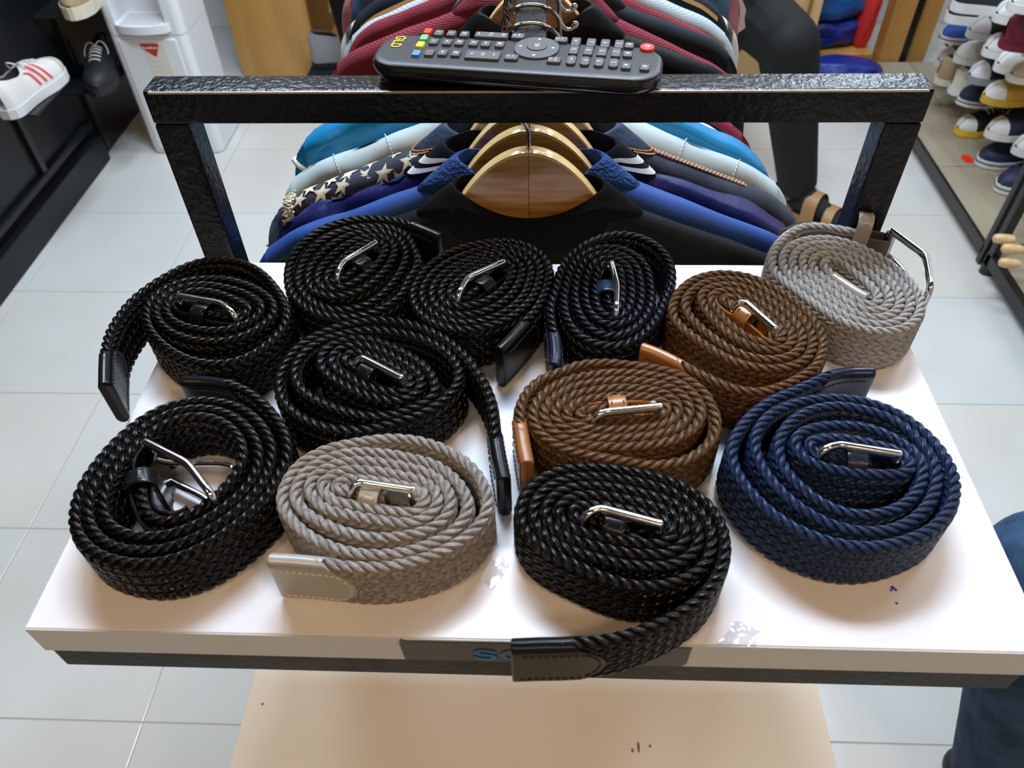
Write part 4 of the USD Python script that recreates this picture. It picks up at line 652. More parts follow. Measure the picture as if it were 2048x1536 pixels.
class Garment:
    """a jacket or shirt hanging on its hanger; front faces -y"""
    def __init__(s, name, label, cat, y, m, hw=.24, slope=.40, th=.017, neck=.060, zlen=.50, dz=0, seed=1, fold=.004, group=None, sleeve_m=None, dip=.050, tilt=0.0, xo=0.0):
        s.y, s.hw, s.slope, s.th, s.neck, s.dz, s.seed, s.fold, s.dip = y, hw, slope, th, neck, dz, seed, fold, dip
        s.tilt, s.xo = tilt, XC + xo
        s.t = thing(name, label, cat, (XC, y, ZB - .2), group=group)
        nx, nv = 61, 40
        x = np.linspace(-hw, hw, nx); G = []
        for xi in x:
            T = th * (1 - .25 * abs(xi) / hw); zt = s.top(xi); nk = max(0, 1 - (xi / neck) ** 2)
            zf, zbk = zt - .42 * dip * nk, zt - .2 * dip * nk
            ln = zlen
            c = []
            for u in np.linspace(0, 1, 14): c.append((-T * (1.0 + .08 * (1-u)), (zf - T) * u - ln * (1 - u)))
            for a in np.linspace(0, math.pi, 12)[1:-1]:
                val = nk ** .5 * .075 * math.sin(a)
                c.append((-T * math.cos(a), (zf if a < math.pi/2 else zbk) - T + T * math.sin(a) * (1 - nk) - val))
            for u in np.linspace(1, 0, 14): c.append((T * (1.0 + .08 * (1-u)), (zbk - T) * u - ln * (1 - u)))
            G.append([(xi, a, b) for a, b in c])
        G = np.array(G); G += s._fold(G)
        v, f = grid(G + [s.xo, y, ZB])
        s.body = obj('body', (v, f[:, ::-1]), m, s.t, smooth=True)
        for sg in (-1, 1):
            zq = s.top(sg*(hw-.012))
            crest = spline([(sg*(hw-.085), 0, s.top(sg*(hw-.085)) - .010), (sg*(hw-.045), 0, s.top(sg*(hw-.045)) - .003), (sg*(hw-.012), 0, zq), (sg*(hw+.014), .001, zq-.030), (sg*(hw+.024), .002, zq-.080), (sg*(hw+.030), .004, zq-.19), (sg*(hw+.034), .006, zq-.32), (sg*(hw+.036), .008, zq-.52)], 40)
            T = np.gradient(crest, axis=0); T[:, 1] = 0; T /= np.linalg.norm(T, axis=1)[:, None]; N = sg * np.stack([-T[:, 2], 0*T[:, 0], T[:, 0]], 1)
            q = np.linspace(0, 1, 40); r = np.interp(q, [0, .15, .3, 1], [.030, .042, .050, .040]); ry = th * np.interp(q, [0, .12, .35, 1], [.55, .80, 1.12, 1.05])
            P = crest - N * r[:, None]
            th_ = np.linspace(0, 2*math.pi, 24, endpoint=False)
            Gs = P[:, None] + r[:, None, None] * np.cos(th_)[None, :, None] * N[:, None] + ry[:, None, None] * np.sin(th_)[None, :, None] * np.array([0, 1., 0])
            Gs = Gs + s._fold(Gs, 1.4)
            v, f = grid(Gs + [s.xo, y, ZB], False, True)
            obj('sleeve', (v, f if sg < 0 else f[:, ::-1]), sleeve_m or m, s.t, smooth=True)
            setattr(s, 'sl' if sg < 0 else 'sr', Gs + [s.xo, y, ZB])
    def top(s, x): return shoulder(x, s.hw, s.slope) + s.dz + s.tilt * x
    def _fold(s, G, k=1.0):
        q = G * [16, 8, 11] + [s.seed * 3.1, 0, 0]
        n = meshkit.fbm(q, 3, s.seed) - .5; w = np.sin(G[..., 0] * 60 + G[..., 2] * 95 + s.seed) * .25
        d = np.zeros_like(G); sg = np.sign(G[..., 1]) ; d[..., 1] = sg * (n + w * np.clip(np.abs(G[..., 0]) * 5, 0, 1)) * s.fold * 1.2 * k; d[..., 2] = n * s.fold * .8 * k
        return d
    def collar(s, m, h=.042, spread=.020, front=.55, n=64, name='collar', bot=-.002, gap=0.0, ywid=None, lean=0.0, skirt=.030):
        """standing band round the neck; front = how much of the height is left at the front"""
        th = np.linspace(0, 2*math.pi, n, endpoint=False); a0 = s.neck + .004; b0 = (ywid or s.th * 1.03); rings = []
        def ring(da, z, w):      # da: outward offset at this level, w 0 bottom 1 top
            fr = np.clip(-np.sin(th), 0, 1)
            x = (a0 + da) * np.cos(th); y = (b0 + da * .14) * np.sin(th)
            base = s.top(x) - s.dip * .45 * np.clip(1 - (x / s.neck) ** 2, 0, 1) * np.where(np.sin(th) < 0, 1, .35)
            hh = h * (1 - (1 - front) * fr ** 1.3) * (1 + lean * np.sin(th))
            return np.stack([x, y, base + bot + (hh * z if z >= 0 else z)], 1)
        prof = [(spread*.8, -skirt), (spread, 0), (spread*.72, .35), (spread*.35, .70), (spread*.12, .93), (-.0005, 1.0), (-.0035, .97), (-.005, .80), (-.003, .35), (-.002, -.010)]
        G = np.array([ring(da, z, z) for da, z in prof]); s.ring = ring
        v, f = grid(G + [s.xo, s.y, ZB], False, True)
        return obj(name, (v, f), m, s.t, smooth=60)
    def band(s, par, m, w0, w1, spread=.020, name='stripe', n=64):
        prof = [spread + (spread*.12 - spread) * u for u in np.linspace(w0, w1, 5)]
        G = np.array([s.ring(da + .0009, z, z) for da, z in zip(prof, np.linspace(w0, w1, 5))])
        v, f = grid(G + [s.xo, s.y, ZB], False, True); obj(name, (v, f), m, par, smooth=True)
    def surf(s, x, d=0.0, front=True):
        """a point on the front upper edge of the shoulder, d metres down the front"""
        T = s.th * (1 - .25 * abs(x) / s.hw); zt = s.top(x)
        a = min(d / T, math.pi/2 * 1.0); ex = max(0, d - T * math.pi/2)
        ph = math.pi/2 - a
        p = np.array([x, -T * math.cos(ph), zt - T + T * math.sin(ph) - ex]); n = np.array([.35*np.sign(x), -math.cos(ph), math.sin(ph)])
        return p + [s.xo, s.y, ZB], n / np.linalg.norm(n)
hanger(.060, 'varnished wooden hanger at the front of the rail, inside the black jacket')
g = Garment('black_jacket', 'black jacket with a ribbed standing collar, front garment on the rail', 'jacket', .060, 'cloth_black', hw=.245, th=.0155, seed=2, dip=.030)
g.collar('rib_black', h=.015, spread=.032, front=.15)
hanger(.094, 'varnished wooden hanger inside the royal blue jacket')
g = Garment('royal_blue_jacket', 'royal blue jacket with a knitted collar behind the black jacket', 'jacket', .094, 'cloth_royal', hw=.245, th=.0145, seed=3, dip=.05, dz=.003)
g.collar('knit_royal', h=.017, spread=.034, front=.6)
hanger(.128, 'varnished wooden hanger inside the navy jacket with the striped collar')
g = Garment('varsity_jacket', 'shiny navy jacket with two white stripes round its knitted collar', 'jacket', .128, 'cloth_navy', hw=.238, th=.0155, neck=.074, seed=5, fold=.013, dz=.001)
c = g.collar('rib_navy', h=.018, spread=.034, front=.4)
g.band(c, 'rib_white', .14, .34, .036); g.band(c, 'rib_white', .50, .70, .036)
hanger(.165, 'wooden hanger inside the dark denim jacket with cream stars')
g = Garment('denim_jacket', 'charcoal denim jacket printed with cream stars, fraying at the shoulder seam', 'jacket', .165, 'denim_star', hw=.252, th=.0175, neck=.076, seed=7, dz=.002, sleeve_m='denim_light')
c = g.collar('denim_collar', h=.016, spread=.036, front=.5)
for q, m in ((.10, 'thread_yellow'), (.22, 'thread_orange')):
    ms = []; R_ = g.ring(.036 * (1 - .88 * q) + .0012, q, q); n_ = len(R_)
    for k in range(150):
        pa, pb = [R_[int(t) % n_] * (1 - t % 1) + R_[(int(t)+1) % n_] * (t % 1) + [g.xo, g.y, ZB] for t in (k / 150 * n_, (k + .62) / 150 * n_)]
        ms.append(tube([pa, pb], .0008, 5))
    obj('stitching', join(ms), m, c, smooth=True, kind='stuff')
r_ = random.Random(4)
def cloth_star(g, x, d, r, rot):
    """a printed star that follows the curve of the shoulder"""
    a = np.arange(10) * math.pi / 5 + rot; rr = np.where(np.arange(10) % 2 == 0, r, r * .42); pts = [(0, 0)] + [(q * math.cos(t), q * math.sin(t)) for q, t in zip(rr, a)] + [(q * .5 * math.cos(t), q * .5 * math.sin(t)) for q, t in zip(rr, a)]
    v = [];
    for u, w in pts: p, n = g.surf(x + u, d + w); v.append(p + n * .0008 + [0, -.0006, .0006])
    k = np.arange(10); k2 = (k + 1) % 10
    f = np.vstack([np.stack([0*k, 11 + k, 11 + k2], 1), np.stack([11 + k, 1 + k, 1 + k2], 1), np.stack([11 + k, 1 + k2, 11 + k2], 1)])
    obj('star', (np.array(v), f), 'star_cream', g.t, smooth=True)
for k in range(18):
    x = -.105 - .130 * (k + r_.random() * .6) / 18; cloth_star(g, x, (.002, .016, .030)[k % 3] + r_.uniform(-.004, .004) - .004, r_.uniform(.0075, .0105), r_.random() * 6)
ms = []
for k in range(210):
    d = k / 210 * .06 - .006; p, n = g.surf(-.236 + .0035 * math.sin(k * 1.7), d); q = p + n * .002 + np.array([r_.uniform(-.0045, .0035), r_.uniform(-.003, .001), r_.uniform(-.003, .003)])
    ms.append(tube([p, (p + q) / 2 + n * .002, q], .0010, 4))
obj('frayed_edge', join(ms), 'star_cream', g.t, smooth=True, kind='stuff')
for off, m in ((0, 'cloth_camel'), (1, 'cloth_rose'), (2, 'star_cream')):
    ms = []
    for k in range(off, 150, 3):
        x = .112 + .09 * k / 150; p, n = g.surf(x, -.001 + .0028 * (k % 2)); ms.append(ball(p + n * .001, .0013, 0))
    obj('bead_trim', join(ms), m, g.t, smooth=True, kind='stuff')
ms = [ball(g.sl[k, j] + [-.0005, -.001, 0], .0017, 0) for k in range(14, 36) for j in (0, 22)]
obj('bead_trim', join(ms), 'cloth_camel', g.t, smooth=True, kind='stuff')
hanger(.205, 'wooden hanger inside the pale quilted jacket')
g = Garment('quilted_jacket', 'pale grey-green quilted jacket with stitched panels on its puffy sleeves', 'jacket', .205, 'cloth_pale', hw=.244, th=.021, seed=9, dz=.006, fold=.008, tilt=-.01)
for x in (-.20, -.145, .095, .15, .205):
    ms = []
    for k in range(14):
        d = .004 * k - .008; pa, na = g.surf(x - .02 * k / 14 * np.sign(x), d); pb, nb = g.surf(x - .02 * (k + .6) / 14 * np.sign(x), d + .0025); ms.append(tube([pa + na*.0004, pb + nb*.0004], .0006, 4))
    obj('stitching', join(ms), 'thread_white', g.t, smooth=True, kind='stuff')
hanger(.245, 'wooden hanger inside the bright blue jacket')
g = Garment('sky_blue_jacket', 'bright sky blue sports jacket with white piping on the sleeve', 'jacket', .245, 'cloth_sky', hw=.236, th=.0185, seed=11, dz=.015, fold=.013, tilt=-.05)
for S_ in (g.sl,):
    obj('piping', tube(S_[12, :] + (S_[12, :] - S_[12, :].mean(0)) * .03, .0030, 6, closed=True), 'rib_white', g.t, smooth=True)
g = Garment('silver_jacket', 'thin silvery white jacket edged in navy behind the bright blue one', 'jacket', .276, 'cloth_sheer', hw=.212, th=.0135, seed=13, dz=-.004, fold=.006)
obj('piping', tube([g.surf(x, -.004)[0] + [0, 0, .001] for x in np.linspace(.06, .20, 20)], .0022, 6), 'rib_navy', g.t, smooth=True)
g = Garment('striped_shirt', 'maroon knitted shirt with royal blue stripes on its sleeve', 'shirt', .304, 'cloth_maroon', hw=.226, th=.0145, seed=15, dz=.0)
for k in range(13, 29, 2):
    G = np.stack([g.sr[k] + (g.sr[k] - g.sr[k].mean(0)) * .035, g.sr[k+1] * .55 + g.sr[k] * .45 + (g.sr[k] - g.sr[k].mean(0)) * .035]); obj('stripe', grid(G, False, True), 'cloth_blue_trim', g.t, smooth=True)
hanger(.405, 'wooden hanger inside the black shirt right of the rail')
g = Garment('black_shirt', 'black shirt with a wide collar behind the remote, right of the rail', 'shirt', .405, 'cloth_black', hw=.232, th=.018, seed=19, dz=.000, tilt=.05)
g.collar('cloth_black', h=.022, spread=.040, front=.9)
hanger(.452, 'wooden hanger inside the front maroon corduroy shirt')
g = Garment('corduroy_shirt', 'maroon corduroy shirt at the left of the rack, nearest the remote', 'shirt', .452, 'corduroy', hw=.244, th=.017, seed=17, dz=.007, tilt=-.05)
g.collar('corduroy', h=.020, spread=.036, front=.8)
hanger(.486, 'wooden hanger inside the second black shirt')
g = Garment('black_shirt', 'second black shirt farther back, just in front of the pale shirt', 'shirt', .486, 'cloth_dark', hw=.238, th=.015, seed=20, dz=.004, tilt=.04)
g.collar('cloth_dark', h=.026, spread=.045, front=.8)
g = Garment('checked_shirt', 'grey checked shirt whose collar shows beside the yellow hanger edges', 'shirt', .512, 'plaid_grey', hw=.22, th=.012, seed=21, dz=-.008)
g.collar('plaid_grey', h=.036, spread=.046, front=.8)
hanger(.536, 'wooden hanger inside the crimson corduroy shirt')
g = Garment('corduroy_shirt', 'crimson corduroy shirt farther back, between checked collar and pale shirt', 'shirt', .536, 'corduroy', hw=.236, th=.014, seed=23, dz=.006, tilt=-.03)
g.collar('corduroy', h=.030, spread=.045, front=.8)
g = Garment('pale_shirt', 'pale blue fine-checked shirt behind the crimson corduroy', 'shirt', .566, 'mesh_check', hw=.248, th=.017, seed=25, dz=.008)
g = Garment('navy_shirt', 'dark navy shirt with a camel stripe across the shoulder', 'shirt', .605, 'cloth_dark', hw=.243, th=.018, seed=27, dz=.020)
pp = [g.surf(x, .022) for x in np.linspace(-.24, -.06, 24)]
obj('stripe', grid(np.array([[p + n*.0016, p + n*.0016 + [0, -.004, -.008]] for p, n in pp])), 'cloth_camel', g.t, smooth=True)
pp = [g.surf(x, .014) for x in np.linspace(.10, .24, 24)]
obj('stripe', grid(np.array([[p + n*.0016, p + n*.0016 + [0, -.003, -.005]] for p, n in pp])), 'cloth_camel', g.t, smooth=True)
g = Garment('flannel_shirt', 'white and brown plaid flannel shirt at the left end of the rail', 'shirt', .640, 'plaid', hw=.268, th=.020, seed=29, dz=.000)
g = Garment('patterned_shirt', 'teal and pink patterned shirt behind the plaid flannel, right side', 'shirt', .70, 'cloth_teal', hw=.258, th=.020, seed=31, dz=.030, tilt=.02)
g = Garment('rose_shirt', 'dusty rose shirt at the far end of the rail with a white paper tag', 'shirt', .75, 'cloth_rose', hw=.285, th=.018, seed=33, dz=.020, tilt=.02)
# ------------------------------------------------------------------ water dispenser
def vert_box(x0, x1, y0, y1, z0, z1, r, n=6, front_bow=0.0):
    o = []
    for cx, cy, a0 in ((x1-r, y1-r, 0), (x0+r, y1-r, 90), (x0+r, y0+r, 180), (x1-r, y0+r, 270)):
        for a in np.linspace(a0, a0+90, n): o.append((cx + r*math.cos(math.radians(a)), cy + r*math.sin(math.radians(a))))
    return Polygon(o)
DX0, DX1, DY0, DY1 = -1.392, -1.138, 1.985, 2.215
wd = thing('water_dispenser', 'white floor-standing water dispenser beside the black wall', 'water dispenser', ((DX0+DX1)/2, (DY0+DY1)/2, 0))
P0 = vert_box(DX0, DX1, DY0, DY1, 0, 1, .028)
obj('lower_body', join([prism(P0.buffer(-.004), .0, .006), prism(P0, .006, .4135)]), 'plastic_white', wd)
obj('seam', prism(P0.buffer(-.003), .4135, .4165), 'plastic_shade', wd)
niche = sbox(DX0 + .040, DY0 - .1, DX1 - .052, DY0 + .105)
obj('upper_body', join([prism(P0, .4165, .452), prism(P0.difference(niche), .452, .80), prism(P0, .80, 1.02)]), 'plastic_white', wd)
obj('front_panel', bx(DX0+.030, DX1-.035, DY0-.006, DY0+.01, .02, .405, .005), 'plastic_white', wd)
tray = Polygon([(DX0+.036, DY0+.10)] + [(DX0 + .036 + .178 * t, DY0 - .030 * math.sin(math.pi * t) ** .6) for t in np.linspace(0, 1, 18)] + [(DX1-.04, DY0+.10)])
tr = obj('drip_tray', prism(tray, .428, .4525), 'plastic_white', wd)
obj('tray_grill', join([bx(DX0+.055, DX1-.07, DY0-.012+.011*k, DY0-.007+.011*k, .4522, .4545, .0008) for k in range(9)]), 'plastic_shade', tr)
for sx in (.09, .165): obj('tap', join([bx(DX0+sx-.012, DX0+sx+.012, DY0+.04, DY0+.085, .70, .735, .005), tube([(DX0+sx, DY0+.055, .70), (DX0+sx, DY0+.055, .672)], .009, 10)]), 'plastic_shade', wd)
yf = DY0 - .0068
def on_front(poly, d): v, f = arr(prism(poly, 0, d)); return np.stack([v[:, 0], yf + .0006 - v[:, 2], v[:, 1]], 1), f
lb = obj('label', on_front(Polygon([(-1.284, .391), (-1.214, .391), (-1.216, .20), (-1.284, .20)]), .0012), 'sticker_cream', wd, smooth=False, label='cream paper label')
obj('emblem', on_front(Polygon([(-1.293, .392), (-1.236, .392), (-1.232, .388), (-1.250, .352), (-1.256, .352), (-1.288, .376)]), .0018), 'sticker_red', lb, smooth=False, label='red triangular emblem')
obj('lettering', join([on_front(sbox(-1.287 + .0062*k, .3765 - .0009*k*0, -1.283 + .0062*k, .3815 + (.003 if k in (0, 4) else 0)), .0022) for k in range(8)]), 'print_white', lb, smooth=False)
obj('lettering', join([on_front(sbox(-1.272 + .0058*k, z, -1.268 + .0058*k, z+.0035), .0016) for k in range(7) for z in (.335, .320)]), 'plastic_shade', lb, smooth=False)

# ------------------------------------------------------------------ shoes
def make_shoe(base, direc, up, L, label, upper, sole, toe=None, lace=None, stripe=None, group=None, high=False, foxing=None, roll=0, lining='shoe_black', cat='shoe', slip=False, stack=1.0):
    """a sneaker: sole, upper with an open mouth, lining, toe cap, laces; heel at base, toe along direc"""
    d = np.array(direc, float); d /= np.linalg.norm(d); w = np.array(up, float); w -= d * (w @ d); w /= np.linalg.norm(w); l = np.cross(w, d)
    if roll: c, s = math.cos(roll), math.sin(roll); w, l = w*c + l*s, l*c - w*s
    R = np.stack([d, l, w], 1); t = thing('shoe', label, cat, base, group=group)
    put = lambda m: place(m, R, base)
    k = L / .27; n = 27; u = np.linspace(0, 1, n)
    hw = k * np.interp(u, [0, .03, .1, .3, .45, .65, .82, .93, .98, 1], [.012, .026, .033, .031, .034, .045, .043, .030, .017, .006])
    out = np.r_[np.c_[u * L, hw], np.c_[u * L, -hw][::-1]]
    st = .022 * stack * k
    Ps = Polygon(out).buffer(.003)
    sm = join([prism(Ps.buffer(-.003), -.0, .002), prism(Ps, .002, st), ])
    so = obj('sole', put(sm), 'shoe_' + sole, t, smooth=50)
    if foxing: obj('foxing_stripe', put(join([prism(Ps.buffer(.0008), st*.55, st*.70)])), 'shoe_' + foxing, so, smooth=50)
    ht = k * np.interp(u, [0, .05, .15, .3, .42, .55, .7, .85, .95, 1], [.062, .078, .068, .060, .070, .066, .052, .044, .034, .012])
    if high: ht = ht + k * np.interp(u, [0, .3, .5, .6], [.04, .045, .01, 0])
    ow = k * np.interp(u, [0, .045, .1, .25, .36, .42, .5], [0, .0, .020, .024, .019, .0, 0]); G = {}
    m = 11
    for sg in (-1, 1):
        P = []
        for i in range(n):
            a = np.linspace(0, 1, m); yy = hw[i] * np.cos(a * math.pi/2 * .98) ** .75; yy = np.maximum(yy, ow[i]) if ow[i] > 0 else yy * (1 - a ** 6)
            zz = st + (ht[i] - .006) * np.sin(a * math.pi/2)
            if ow[i] > 0: yy = hw[i] + (ow[i] - hw[i]) * a ** 1.6; zz = st + (ht[i] - .006) * a ** .8
            P.append(np.c_[np.full(m, u[i] * L), sg * yy, zz])
        G[sg] = np.array(P)
    us = join([(lambda q: (q[0], q[1] if sg < 0 else q[1][:, ::-1]))(grid(G[sg])) for sg in (-1, 1)])
    up_ = obj('upper', put(us), 'shoe_' + upper, t, smooth=50)
    li = np.stack([np.c_[u[2:12] * L, np.zeros(10) + s_ * np.maximum(ow[2:12] - .001, .001), st + (ht[2:12] - .010) * q] for s_, q in ((-1, .98), (-.8, .45), (0, .25), (.8, .45), (1, .98))], 1)
    obj('lining', put(grid(li)), lining, t, smooth=True)
    if toe:
        q = int(n * .85); T_ = [G[sg][q:].copy() for sg in (-1, 1)]
        mm = []
        for g_, sg in zip(T_, (-1, 1)):
            g_[:, :, 1] += sg * .0012; g_[:, :, 2] += .0012; g_ = np.concatenate([g_[:, :]], 1); v, f = grid(g_); mm.append((v, f if sg < 0 else f[:, ::-1]))
        obj('toe_cap', put(join(mm)), 'shoe_' + toe, t, smooth=50)
    if lace:
        ms = []
        for j, x in enumerate(np.linspace(.44, .66, 5)):
            z = st + np.interp(x, u, ht) - .006; y = .017 * k
            ms.append(tube(spline([(x*L, -y, z - .008), (x*L + .003, -y*.5, z + .002), (x*L + .004, y*.5, z + .002), (x*L, y, z - .008)], 10), .0026, 5))
        if not slip: ms.append(tube(spline([(.44*L, 0, st + .066*k), (.40*L, .02, st + .075*k), (.45*L, .034, st + .06*k), (.50*L, .035, st + .045*k)], 12), .0022, 5)); ms.append(tube(spline([(.44*L, 0, st + .066*k), (.41*L, -.02, st + .075*k), (.46*L, -.034, st + .06*k), (.50*L, -.036, st + .045*k)], 12), .0022, 5))
        obj('laces', put(join(ms)), 'shoe_' + lace, up_, smooth=True)
    if stripe:
        for j in range(3):
            for sg in (-1, 1):
                x = .40 + .075 * j; i0 = int(x * (n-1)); cols = []
                for a_ in range(1, 9):
                    i_ = np.clip(i0 + (8 - a_) * .35, 0, n-2); f_ = i_ - int(i_); p_ = G[sg][int(i_)][a_] * (1-f_) + G[sg][int(i_)+1][a_] * f_
                    off = np.array([0, sg * .0014, .0008]); cols.append([p_ + off - [.0042, 0, 0], p_ + off + [.0042, 0, 0]])
                obj('stripe', put(grid(np.array(cols))), 'shoe_' + stripe, up_, smooth=True)
    return t
# left wall: three shoes on small brackets
def bracket(x0, y0, y1, z, label):
    b = thing('shoe_bracket', label, 'shelf bracket', (X0, (y0+y1)/2, z))
    obj('plate', bx(X0, x0, y0, y1, z-.006, z, .0015), 'black_metal', b); obj('arm', bx(X0, X0+.014, (y0+y1)/2-.012, (y0+y1)/2+.012, z-.26, z-.006, .003), 'black_metal', b)
LS = [('white', (-1.475, 1.475, .395), (.10, 1, .0), .285, 'white leather sneaker with three red side stripes on the black wall', dict(upper='white', sole='offwhite', lace='white', stripe='stripe', toe='cream', stack=1.2)),
      ('tan', (-1.44, 2.16, .505), (.10, -1, -.0), .29, 'tan canvas shoe with a cream sole, high on the black wall', dict(upper='tan', sole='cream', stack=1.6)),
      ('black', (-1.49, 2.13, .275), (.25, -1, .0), .285, 'black sneaker with white laces beside the water dispenser', dict(upper='black', sole='black', lace='white', stack=1.2))]
for n_, b, d, L_, lab_, kw in LS:
    d = np.array(d); e = np.array(b) + d / np.linalg.norm(d) * L_
    bracket(X0 + .15, min(b[1], e[1]) + .03, max(b[1], e[1]) - .03, b[2] - .0005, f'small black bracket under the {n_} shoe on the black wall')
    make_shoe(b, d, (0, 0, 1), L_, lab_, **kw)

# right: shoe rack with tiers
RXF = 1.262
rk = thing('shoe_rack', 'low shoe rack with an oak-look base shelf and black metal frame', 'rack', (1.5, 2.0, 0))
for j, (ya, yb) in enumerate(((1.385, 1.80), (1.803, 2.215), (2.218, 2.57))):
    for q in range(3): obj('plank', bx(RXF+.012 + q*.150, RXF+.160 + q*.150, ya, yb, .035, .060, .0012), 'plank_oak', rk)
obj('edge_rail', bx(RXF, RXF+.011, 1.376, 2.57, .028, .063, .002), 'black_metal', rk)
obj('upright', bx(RXF, RXF+.025, 1.364, 1.388, 0, 1.25, .003), 'black_metal', rk)
for y in (1.376, 2.55): obj('upright', bx(RXF+.43, RXF+.455, y-.012, y+.012, 0, 1.25, .003), 'black_metal', rk)
obj('back_panel', bx(RXF+.457, RXF+.475, 1.37, 2.57, .03, 1.25, .002), 'cabinet_wood', rk)
TIER = [.0605, .165, .270, .375, .48, .60]
for k, z in enumerate(TIER[1:]):
    for q in range(2): obj('wire_shelf', tube([(RXF + .24 + .02*k + .10*q, 1.36, z-.006), (RXF + .24 + .02*k + .10*q, 2.57, z-.006)], .005, 6), 'black_metal', rk)
SH = [ # px, py of the visible end, tier, direction (toe), spec, label
 (1893, 28, 3, 'h', dict(upper='black', sole='white'), 'white-soled shoe lying sideways beside the wooden post, lower of two', 1.3),
 (1905, 4, 4, 'h', dict(upper='black', sole='offwhite'), 'white-soled shoe lying sideways beside the wooden post, upper of two', 1.3),
 (1885, 72, 2, 't', dict(upper='blue', sole='offwhite', toe=None, lace='white', foxing='burgundy'), 'royal blue sneaker with a white rubber sole', 0),
 (1938, 62, 3, 't', dict(upper='black', sole='offwhite', toe='offwhite', lace='yellow'), 'black sneaker with white toe and yellow laces', 0),
 (1992, 30, 4, 't', dict(upper='blue', sole='white', toe='white', stripe='red'), 'white-toed sneaker with blue and red side stripes', 0),
 (1958, 8, 5, 't', dict(upper='offwhite', sole='white'), 'white sneaker on the top tier of the shoe rack', 0),
 (1912, 112, 2, 't', dict(upper='white', sole='white', toe='white', stripe='orange'), 'white sneaker with orange side patches', 0),
 (1972, 100, 3, 't', dict(upper='red', sole='white', toe='white', lace='white'), 'red sneaker with a white toe cap', 0),
 (2003, 78, 4, 'h', dict(upper='burgundy', sole='burgundy'), 'burgundy slip-on shoe showing its dark opening', 0),
 (1876, 122, 1, 't', dict(upper='black', sole='white', toe='white'), 'black sneaker with a pointed white toe at the rear of the rack', 0),
 (2022, 150, 3, 't', dict(upper='cream', sole='cream', toe='cream'), 'cream canvas shoe at the right edge of the picture', 0),
 (1995, 130, 3, 't', dict(upper='grey', sole='white', toe='white'), 'grey sneaker with a white toe between cream and dark shoes', 0),
 (1938, 152, 2, 't', dict(upper='navy', sole='grey', toe='offwhite', lace='grey'), 'dark navy sneaker with a pale heel in the middle of the rack', 0),
 (1872, 152, 1, 'h', dict(upper='tan', sole='cream'), 'tan shoe half hidden at the rear of the rack', 0),
 (1900, 172, 1, 'h', dict(upper='cream', sole='offwhite'), 'cream shoe beside the tan one at the rear of the rack', 0),
 (1918, 196, 1, 't', dict(upper='navy', sole='white', foxing='navy', lining='shoe_gold'), 'navy plimsoll with a brown insole and white sole', 0),
 (1968, 192, 2, 't', dict(upper='gold', sole='gold', toe='white', lace='cream'), 'golden brown shoe with a white toe and cream tongue', 0),
 (2018, 190, 2, 't', dict(upper='brown', sole='cream', toe='cream'), 'brown shoe with a cream toe at the right edge', 0),
 (1914, 258, 0, 't', dict(upper='black', sole='yellow', toe='white', lace='white'), 'black shoe with white toe and yellow sole on the oak shelf', 0),
 (1975, 262, 1, 't', dict(upper='navy', sole='white', toe='offwhite', stripe='gold'), 'navy sneaker with a white band and golden stripe', 0),
 (1956, 318, 0, 't', dict(upper='navy', sole='white', foxing='navy'), 'navy slip-on with a thick white sole on the oak shelf', 1.2),
 (1996, 372, 0, 't', dict(upper='navy', sole='white', foxing='navy'), 'navy slip-on with a white sole nearest the black upright', 1.2),
 (2030, 296, 1, 't', dict(upper='black', sole='offwhite', toe='white'), 'black sneaker with a white cap above the navy slip-ons', 0),
]
for px, py, tier, kd, kw, lab_, stk in SH:
    q = at(px, py, z=TIER[tier] + .02)
    q[0] = max(q[0], RXF - .02 if tier == 0 else RXF - .06)
    L_ = .27
    if kd == 't': dr = np.array([-1, -.22 + .12 * math.sin(px), 0]); dr /= np.linalg.norm(dr); b = q - dr * L_
    else: dr = np.array([1, -.30, 0.0]); dr /= np.linalg.norm(dr); b = q.copy()
    b[2] = TIER[tier] + .0006
    if stk: kw = dict(kw, stack=stk)
    make_shoe(b, dr, (0, 0, 1), L_, lab_, **kw)
rs = at(1935, 318, z=.0606)
obj('red_sticker', prism(affinity.scale(Point(rs[0], rs[1]).buffer(.018, 10), 1.0, 1.5), .0604, .0612), 'key_red', rk)
